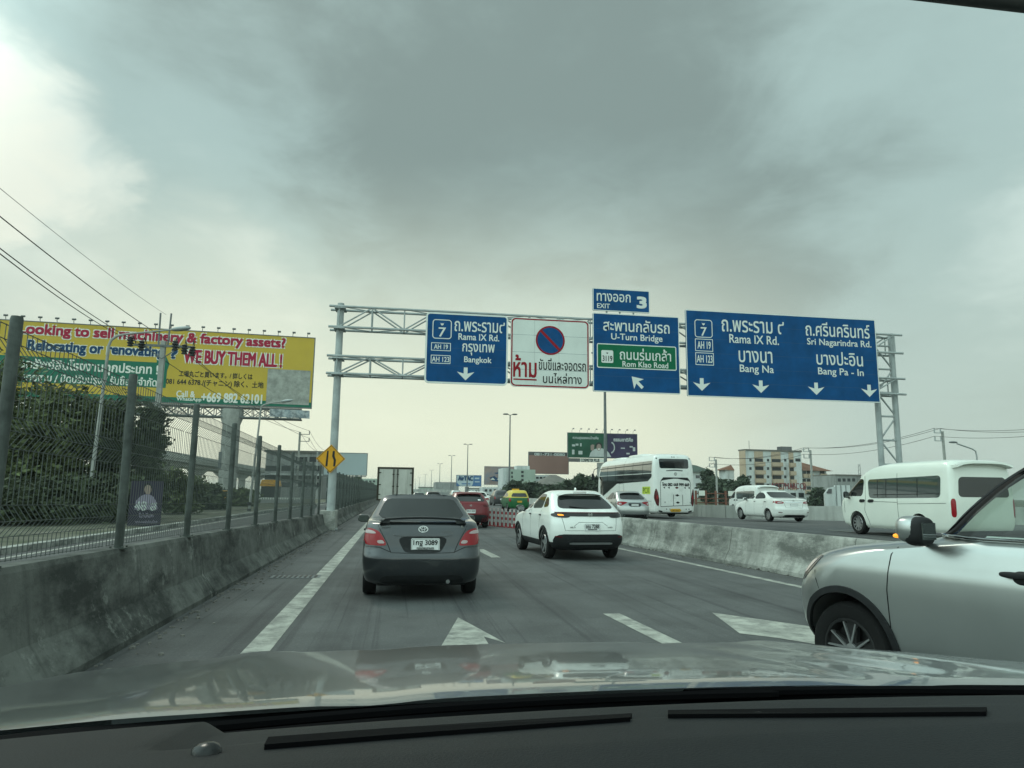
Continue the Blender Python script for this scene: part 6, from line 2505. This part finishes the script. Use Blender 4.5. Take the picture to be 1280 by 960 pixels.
mb.box(cpk.u0 - .5, cpk.u1 + .2, -1.2, -.05, 4.2, 4.5)
mb.build('canopy', 'wall_white', cpk.root)
wl2 = Board('site_wall', 'low grey wall with white bunting across the side road', 'wall', (-14, 84, 0), 0, (313, 623), (378, 634.5), 'wall_grey', .2, None)
mb = MB()
for i in range(22):
    u = wl2.u0 + (wl2.u1 - wl2.u0) * (i + .5) / 22
    mb.add([(u - .12, -.03, wl2.z1 + .12), (u + .12, -.03, wl2.z1 + .12), (u, -.03, wl2.z1 - .14)], [(0, 1, 2)])
mb.build('bunting', 'bb_white', wl2.root)
aw = thing('shop_stall', 'yellow roofed stall behind the low grey wall', 'stall', (at(336, 620, 88).x, 88, 0))
mb = MB()
mb.prism([(-1.1, 2.0), (1.1, 2.0), (.9, 2.75), (-.9, 2.75)], lambda u, v, k: (u, 2 * k, v))
mb.build('awning', 'warn_yellow', aw)
mb = MB()
mb.box(-1.0, 1.0, .3, 1.9, 0, 1.98)
mb.build('counter', 'opening', aw)
lv = Board('parked_van', 'white van front beside the slim street lamp pole', 'van', (at(314, 615, 92).x, 92, 0), 0, (309, 611), (322, 626), 'paint_white', 4, None)
lv.field(315, 321, 613, 618, 'window_glass', 'windscreen', -.02)
tw = Board('apartment_tower', 'hazy pale block beyond the fence left of the lorry', 'building', (at(455, 620, 330).x, 330, 0), 0, (441, 598), (471, 640), 'wall_green', 20, None)
for i in range(4):
    for j in range(6):
        tw.field(443 + j * 4.6, 446 + j * 4.6, 600.5 + i * 6, 603 + i * 6, 'opening', 'window', -.05)

# ------------------------------------------------------------------ buildings ahead and on the right
pg = Board('apartment_building', 'pale green block behind the trees, half hiding the tan billboard', 'building', (at(650, 600, 160).x, 160, 0), R(0), (637, 586.5), (669, 622), 'wall_green', 9, None)
mb = MB()
mb.box(pg.u0 - 1.3, pg.u0, 1, 9, 0, pg.z1 + .3)
mb.build('wing', 'wall_white', pg.root)
for i in range(3):
    pg.field(651.5, 654.5, 588.5 + i * 5, 591.5 + i * 5, 'opening', 'window', -.03)
    pg.field(639, 641, 589.5 + i * 5, 592.5 + i * 5, 'opening', 'window', -.03)
mb = MB()
mb.box(pg.u0 + 2, pg.u0 + 5, 2, 6, pg.z1, pg.z1 + .9)
mb.build('roof_tank', 'wall_white', pg.root)
hs = Board('house', 'white house with a broad brown hip roof under the red billboard', 'house', (at(697, 605, 138).x, 138, 0), 0, (684, 605.5), (706, 622), 'wall_white', 8, None)
w0, w1 = hs.u0 - 1.6, hs.u1 + 2.2
mb = MB()
zr = hs.z1
mb.add([(w0, -1.2, zr), (w1, -1.2, zr), (w1, 9.2, zr), (w0, 9.2, zr), ((w0 + w1) / 2 - .6, 4, zr + 2.0), ((w0 + w1) / 2 + .6, 4, zr + 2.0)],
       [(0, 1, 5, 4), (1, 2, 5), (2, 3, 4, 5), (3, 0, 4), (3, 2, 1, 0)])
mb.build('roof', 'roof_grey', hs.root)
for x in (687, 693, 699):
    hs.field(x, x + 2.4, 607.5, 611, 'opening', 'window', -.03)
wh = Board('office_building', 'low white building between the red billboard and the house roof', 'building', (at(680, 605, 165).x, 165, 0), 0, (668, 593.5), (690, 622), 'wall_white', 9, None)
for k in range(4):
    wh.field(670 + 4.6 * k, 673.4 + 4.6 * k, 596, 598.5, 'opening', 'window', -.03)
gb = Board('warehouse', 'hazy grey warehouse left of the blue and white billboard', 'building', (at(559, 606, 300).x, 300, 0), 0, (545, 602.5), (573, 624), 'wall_grey', 20, None)
st = Board('factory', 'cluster of pale sheds under the tan billboard', 'building', (at(618, 612, 210).x, 210, 0), 0, (604, 609), (640, 624), 'wall_white', 10, None)
for k in range(6):
    st.field(606 + 5.6 * k, 609 + 5.6 * k, 611.5, 614.5, 'opening', 'window', -.04)
# flyover far ahead
fo = thing('flyover', 'pale flyover bridge crossing the road far ahead above the traffic', 'bridge', (0, 250, 0))
mb = MB()
pts = [(498, 612.2), (517, 611.5), (545, 611.6), (566, 612.5), (576, 615), (584, 618.5), (592, 623)]
W3 = [at(x, y, 250 + i * 3) for i, (x, y) in enumerate(pts)]
for i in range(len(W3) - 1):
    a, b = W3[i] - fo.location, W3[i + 1] - fo.location
    d = Vector((0, 6, 0))
    vs = [a, b, b + d, a + d] + [p - Vector((0, 0, .95)) for p in (a, b, b + d, a + d)]
    mb.add(vs, [(0, 1, 2, 3), (7, 6, 5, 4), (0, 4, 5, 1), (2, 6, 7, 3), (0, 3, 7, 4), (1, 5, 6, 2)])
mb.build('deck', 'concrete_pale', fo)
for k in (1, 2, 3, 4):
    mb = MB()
    a = W3[k] - fo.location
    mb.box(a.x - .5, a.x + .5, a.y + 1, a.y + 3, 0, a.z - .95)
    mb.build('pier', 'concrete_pale', fo)

for i, (x0, x1, y0, Y, m_, lb) in enumerate(((503, 513, 608, 420, 'wall_grey', 'hazy far block just right of the lorry'), (524, 541, 609.5, 460, 'wall_green', 'hazy long block behind the middle lamp posts'),
        (585, 603, 611, 380, 'wall_white', 'hazy low sheds right of the blue and white billboard'), (640, 652, 609, 330, 'wall_grey', 'hazy low block under the pale green building'),
        (905, 922, 603, 300, 'wall_white', 'far pale house between the dark trees and apartment block'), (1084, 1110, 602, 260, 'wall_grey', 'far grey shed behind the white van roof'), (752, 800, 600, 320, 'wall_green', 'far hazy block hidden by the coach'))):
    b_ = Board('building', lb, 'building', (at((x0 + x1) / 2, 615, Y).x, Y, 0), 0, (x0, y0), (x1, 626), m_, 14, None)
    mb = MB()
    mb.box(b_.u0 - .3, b_.u1 + .3, -.3, 14.3, b_.z1, b_.z1 + .5)
    mb.build('roof', 'roof_grey', b_.root)
    for k in range(int((x1 - x0) / 4)):
        b_.field(x0 + 1 + 4 * k, x0 + 3.2 + 4 * k, y0 + 2, y0 + 4.2, 'opening', 'window', -.05)
bh = Board('house', 'blue white house with dark green roof right of the coach', 'house', (at(876, 600, 150).x, 150, 0), R(-8), (862, 590), (890.5, 624), 'wall_white', 10, None)
mb = MB()
mb.add([(bh.u0 - .5, -.8, bh.z1), (bh.u1 + .6, -.8, bh.z1), (bh.u1 + .6, 10.8, bh.z1), (bh.u0 - .5, 10.8, bh.z1), (bh.u0 + 1.5, 5, bh.z1 + 1.9), (bh.u1 - 2, 5, bh.z1 + 1.7)], [(0, 1, 5, 4), (1, 2, 5), (2, 3, 4, 5), (3, 0, 4), (3, 2, 1, 0)])
mb.build('roof', 'roof_green', bh.root)
for y in (594, 604):
    for x in (869.5, 883.5):
        bh.field(x, x + 5.5, y, y + 4, 'window_glass', 'window', -.03)

ap = Board('apartment_building', 'five storey apartment block with orange balconies and brown side roofs', 'apartment block', (at(965, 590, 200).x, 200, 0), R(4), (931, 563.2), (1005, 640), 'wall_white', 3.2, None)
mb = MB()
uA, zA = ap.pl(930.3, 562.5)
mb.box(uA, ap.u0, -.3, 3.0, 0, zA)
mb.build('stair_tower', 'wall_orange', ap.root)
mb = MB()
mb.box(ap.u0 - .2, ap.u1 + .2, -.25, 3.4, ap.z1, ap.z1 + .45)
mb.build('roof_edge', 'roof_grey', ap.root)
mb = MB()
ut, zt = ap.pl(978, 561.5)
mb.box(ut, ut + 3.6, .5, 2.8, ap.z1 + .46, ap.z1 + 1.6)
mb.build('roof_hut', 'window_glass', ap.root)
for xa, xb in ((943, 954), (964, 976), (986, 992)):
    ua, _ = ap.pl(xa, 580)
    ub, _ = ap.pl(xb, 580)
    mb = MB()
    mb.box(ua, ub, -.12, -.002, 0, ap.z1 - .1)
    mb.build('bay', 'wall_orange', ap.root)
    for k in range(5):
        y0 = 573.0 + 10.4 * k + (xa - 943) * .03
        _, z1_ = ap.pl(xa, y0)
        _, z0_ = ap.pl(xa, y0 + 5.4)
        mb = MB()
        mb.box(ua + .15, ub - .15, -.16, -.125, z0_, z1_)
        mb.build('window', 'opening', ap.root)
        mb = MB()
        mb.box(ua - .1, ub + .1, -1.1, -.17, z0_ - .95, z0_ + .25)
        mb.build('balcony', 'wall_orange', ap.root)
for k in range(4):
    for x in (936.5, 958.5, 980):
        ap.field(x, x + 3, 573.5 + 10.4 * k, 577 + 10.4 * k, 'opening', 'window', -.03)
ap.field(994, 1000.5, 573, 577, 'opening', 'window', -.03)
mb = MB()
u_, z_ = ap.pl(943, 550)
mb.tube([(u_, 3, ap.z1), (u_, 3, z_)], .08, 5)
mb.build('mast', 'galv_dark', ap.root)
uR0, zR = ap.pl(1005.5, 588)
uR1, _ = ap.pl(1042.5, 588)
uRe, zRt = ap.pl(1006, 573)
mb = MB()
mb.box(uR0, ap.pl(1038, 588)[0], 2, 13, 0, zR)
mb.build('wing', 'wall_white', ap.root)
mb = MB()
mb.add([(uR0 - .1, .5, zR), (uR1, .5, zR), (uR1, 14.5, zR), (uR0 - .1, 14.5, zR), (uR0 - .1, 7, zRt), (uR0 + .3, 7, zRt)], [(0, 1, 5, 4), (1, 2, 5), (2, 3, 4, 5), (3, 0, 4), (3, 2, 1, 0)])
mb.build('roof', 'roof_brown', ap.root)
for k in range(3):
    for x0, x1 in ((1008, 1012.5), (1013.5, 1019), (1030, 1036)):
        (a, b), (c_, d) = ap.pl(x0, 588.5 + 10 * k), ap.pl(x1, 593 + 10 * k)
        mb = MB()
        mb.box(a, c_, 1.90, 1.97, d, b)
        mb.build('window', 'opening', ap.root)
        mb = MB()
        mb.box(a - .15, c_ + .4, 1.2, 1.88, d - 1.0, d + .2)
        mb.build('balcony', 'wall_orange', ap.root)
uL0, zL = ap.pl(912, 587)
uA -= 1.0
mb = MB()
mb.add([(uL0, 4, zL), (uA - .05, 4, zL), (uA - .05, 9, zL), (uL0, 9, zL), (uA - .05, 6, zL + 1.7)], [(0, 1, 4), (1, 2, 4), (2, 3, 4), (3, 0, 4), (3, 2, 1, 0)])
mb.build('roof', 'roof_brown', ap.root)
mb = MB()
mb.box(ap.pl(917, 590)[0], uA - .05, 4.4, 8.5, 0, zL)
mb.build('wing', 'wall_white', ap.root)

sh = Board('shop_building', 'low shop front with big red rooftop letters before the apartment block', 'shop', (at(985, 610, 112).x, 112, 0), 0, (966, 612.5), (1007, 634), 'wall_white', 8, None)
mb = MB()
u0, z1 = sh.pl(963, 603.5)
u1, z0 = sh.pl(1007.5, 611.8)
g_, f_, _ = text_geo('ACCTMABCCB')
mt('letter_red', (.20, .045, .05), .6)
mb.add([(u0 + u * (u1 - u0), 0, z0 + v * (z1 - z0)) for u, v in g_], f_)
mb.add([(u0 + u * (u1 - u0) + .05, -.02, z0 + v * (z1 - z0) + .03) for u, v in g_], f_)
mb.build('rooftop_lettering', 'letter_red', sh.root)
mb = MB()
for k in range(9):
    u = u0 + (u1 - u0) * k / 8
    mb.box(u - .04, u + .04, .1, .18, sh.z1, z1)
mb.build('letter_frame', 'galv_dark', sh.root)
for x in (968, 978, 988, 998):
    sh.field(x, x + 7, 616, 622, 'opening', 'window', -.03)
bf = thing('hoarding_frame', 'rusty frame fence with two pale banners between coach and white saloon', 'fence', (at(870, 625, 74).x, 74, 0))
mt('rust', (.16, .07, .05), .8, var=.3, vscale=2)
u1 = at(932, 625, 74).x - bf.location.x
z_t, z_b = at(900, 613.5, 74).z, .2
mb = MB()
for k in range(6):
    u = u1 * k / 5
    mb.box(u - .09, u + .09, -.09, .09, 0, z_t)
for z in (.7, 1.15, z_t - .35):
    mb.box(.1, u1 - .1, .1, .16, z, z + .10)
mb.build('frame', 'rust', bf)
for a, b in ((.05, .17), (.64, .84)):
    mb = MB()
    mb.box(u1 * a, u1 * b, -.16, -.12, z_t - .55, z_t)
    mb.build('banner', 'bb_white', bf)
gy = Board('office_building', 'grey flat roofed building above the white van nose', 'building', (at(1060, 600, 150).x, 150, 0), 0, (1044, 594.5), (1078, 625), 'wall_grey', 10, None)
for k in range(4):
    gy.field(1047 + 6 * k, 1051 + 6 * k, 598, 602, 'opening', 'window', -.03)
mb = MB()
mb.box(gy.u0, gy.u1, -.2, 10, gy.z1, gy.z1 + .3)
mb.build('roof', 'roof_grey', gy.root)
tk = Board('parked_lorry', 'white lorry body parked beyond the parapet left of the white van', 'lorry', (at(1048, 615, 62).x, 62, 0), R(-30), (1044, 606.5), (1066, 640), 'wall_white', 2.2, None)
mb = MB()
ul, zl = tk.pl(1031, 617)
mb.prism([(0, .5), (0, zl), (.35, zl + .55), (1.05, zl + .75), (1.05, .5)], lambda u, v, k: (ul + u * 1.15, .3 + 2 * k, v))
mb.build('cab', 'wall_white', tk.root)
tk.quad([(1033, 616.5), (1036, 611), (1040, 611), (1040, 617)], 'window_glass', 'window', .25)
mb = MB()
for k in range(4):
    u = tk.u0 + .05 + (tk.u1 - tk.u0 - .1) * k / 3
    mb.box(u - .03, u + .03, -.05, -.003, tk.z0 + .02, tk.z1)
mb.build('door_bar', 'galv_dark', tk.root)
bl_ = thing('radio_mast', 'thin lattice mast behind the grey flat roofed building', 'mast', (at(1075, 600, 170).x, 170, 0))
mb = MB()
zz_ = at(1075, 580, 170).z
for s in (-.4, .4):
    mb.tube([(s, 0, 0), (s * .6, 0, zz_)], .06, 5)
for k in range(10):
    mb.tube([(-.4, 0, zz_ * k / 10), (.4, 0, zz_ * (k + 1) / 10)], .04, 4)
mb.build('lattice', 'galv_dark', bl_)

# ------------------------------------------------------------------ the car we ride in
oc = thing('own_car', 'silver bonnet and black dashboard of the car we sit in, along the bottom edge', 'car', (.35, 0, 0))
mt('bonnet_paint', (.13, .152, .16), .28, .75, coat=.7, dirt=(.12, .135, .14), dscale=5, damt=.2, var=.05, vscale=6)
mt('dash', (.0065, .0082, .0090), .6, spec=.18, var=.15, vscale=20, bump=.25, bscale=500)
mt('sensor_lens', (.006, .007, .007), .25, spec=.35)
mt('dash_dark', (.003, .003, .0035), .9, spec=.05)


def bonnet_z(x, y):
    u = abs(x) / 1.12
    z = 1.240 - .142 * (max(0, y - 1.0)) ** 1.12
    z -= .044 * u * u + .012 * max(0, u - .70) ** 1.6 * 2.2
    z += .010 * math.exp(-((u - .60) / .07) ** 2) * min(1, (y - .9) * 2)
    z -= .004 * math.exp(-((u - .33) / .05) ** 2)
    if y > 1.92:
        z -= (y - 1.92) ** 2 * 2.2
    return z


mb = MB()
nx, ny = 72, 44
vs = []
for j in range(ny + 1):
    for i in range(nx + 1):
        u = -1 + 2 * i / nx
        y = .97 + (2.30 - .97) * j / ny - (.20 * abs(u) ** 2.2) * (j / ny)
        x = u * (1.12 - .06 * (j / ny) ** 2)
        z = bonnet_z(x, y)
        vs.append((x, y - .10 * 0, z))
fs = [(j * (nx + 1) + i, j * (nx + 1) + i + 1, (j + 1) * (nx + 1) + i + 1, (j + 1) * (nx + 1) + i) for j in range(ny) for i in range(nx)]
mb.add(vs, fs)
lo = [(x, y, .55) for x, y, z in vs[-(nx + 1):]]
mb.add(vs[-(nx + 1):] + lo, [(i, i + 1, i + nx + 2, i + nx + 1) for i in range(nx)])
for s in (0, nx):
    col = [vs[j * (nx + 1) + s] for j in range(ny + 1)]
    mb.add(col + [(x, y, .55) for x, y, z in col], [(j, j + 1, j + ny + 2, j + ny + 1) for j in range(ny)])
mb.build('bonnet', 'bonnet_paint', oc, 50)
mb = MB()
n = 40
vs = []
for i in range(n + 1):
    u = -1 + 2 * i / n
    x = u * 1.25
    c_ = -.12 * u * u
    vs += [(x, 1.005 + c_, 1.225 - .018 * u * u - .05 * max(0, abs(u) - .6)), (x, .93 + c_, 1.215), (x, .74 + c_, 1.245), (x, .60 + c_, 1.20)]
mb.add(vs, [(i * 4 + j, i * 4 + j + 1, i * 4 + 5 + j, i * 4 + 4 + j) for i in range(n) for j in range(3)])
mb.build('cowl', 'dash_dark', oc, 50)
mb = MB()
for x0, x1, y0, y1 in ((-.62, .18, .93, .965), (.05, .80, .975, .93)):
    pts = [(x0 + (x1 - x0) * t, y0 + (y1 - y0) * t - .10 * (x0 + (x1 - x0) * t) ** 2, 1.231 + .004 * math.sin(t * PI)) for t in np.linspace(0, 1, 14)]
    mb = MB().tube(pts, .006, 6)
    mb.build('wiper', 'dash_dark', oc, 50)


def dash_z(x, y):
    z = 1.350 - .155 * max(0, (y - .45)) - 2.2 * max(0, y - .66) ** 2
    step = min(1, max(0, (y - .545 + .05 * x * x) / .012))
    inside = -.50 < x < .72
    return z - (.010 * step if inside else 0) - .10 * max(0, abs(x) - .55) ** 2


mb = MB()
nx, ny = 120, 60
vs = []
for j in range(ny + 1):
    for i in range(nx + 1):
        x = -.85 + 1.75 * i / nx
        y = .20 + .56 * j / ny
        vs.append((x, y - .17 * x * x * (j / ny), dash_z(x, y)))
fs = [(j * (nx + 1) + i, j * (nx + 1) + i + 1, (j + 1) * (nx + 1) + i + 1, (j + 1) * (nx + 1) + i) for j in range(ny) for i in range(nx)]
mb.add(vs, fs)
mb.build('dashboard', 'dash', oc, 40)


def on_dash(px, py):
    d = ray(px, py)
    t = .4 / d.y
    for _ in range(30):
        q = CP + d * t
        z = dash_z(q.x - .35, q.y + .17 * (q.x - .35) ** 2 * ((q.y - .2) / .56))
        t *= (CAM_H - z) / max(1e-4, CAM_H - q.z)
    return CP + d * t - oc.location


for pts in ([(330, 937), (480, 925), (640, 913), (788, 902), (790, 896), (640, 905), (480, 916), (335, 927)],
            [(835, 898), (1020, 897), (1233, 895), (1234, 889), (1020, 890), (835, 892)]):
    q = [on_dash(*p) for p in pts]
    n = len(q)
    mb = MB()
    mb.add([p + Vector((0, 0, .003)) for p in q] + [p - Vector((0, 0, .01)) for p in q], [tuple(range(n))] + [(i, (i + 1) % n, (i + 1) % n + n, i + n) for i in range(n)])
    mb.build('defroster_vent', 'dash_dark', oc)
q = on_dash(258, 941)
mb = MB()
mb.lathe([(.0088, -.01), (.0088, .002), (.007, .0042), (.004, .0056), (0, .006)], q, n=20)
mb.build('light_sensor', 'sensor_lens', oc, 60)
mb = MB()
P0, P1 = at(1130, -6, .45) - oc.location, at(1300, 14, .45) - oc.location
mb.tube([P0 + Vector((0, 0, .012)), P1 + Vector((0, 0, .012))], .012, 10)
vs = [P0 + Vector((0, 0, .012)), P1 + Vector((0, 0, .012)), P1 + Vector((0, -.2, .10)), P0 + Vector((0, -.2, .10))]
mb.add(vs + [v + Vector((0, 0, .016)) for v in vs], [(0, 1, 2, 3), (7, 6, 5, 4), (0, 4, 5, 1), (1, 5, 6, 2), (2, 6, 7, 3), (3, 7, 4, 0)])
mt('visor_cloth', (.14, .145, .14), .9, spec=.1)
mb.build('sun_visor', 'visor_cloth', oc, 40)

# ------------------------------------------------------------------ the hazy air
HAZE = 0.0003
if HAZE:
    hm = bpy.data.materials.new('haze')
    hm.use_nodes = True
    t = hm.node_tree
    t.nodes.clear()
    pv = t.nodes.new('ShaderNodeVolumePrincipled')
    pv.inputs['Color'].default_value = (.82, .92, .90, 1)
    pv.inputs['Density'].default_value = HAZE
    pv.inputs['Anisotropy'].default_value = .3
    ou = t.nodes.new('ShaderNodeOutputMaterial')
    t.links.new(pv.outputs[0], ou.inputs['Volume'])
    mb = MB()
    mb.box(-1600, 1600, -260, 3100, -1.1, 26)
    h_ = mb.build('haze', hm)
    tag(h_, kind='stuff')
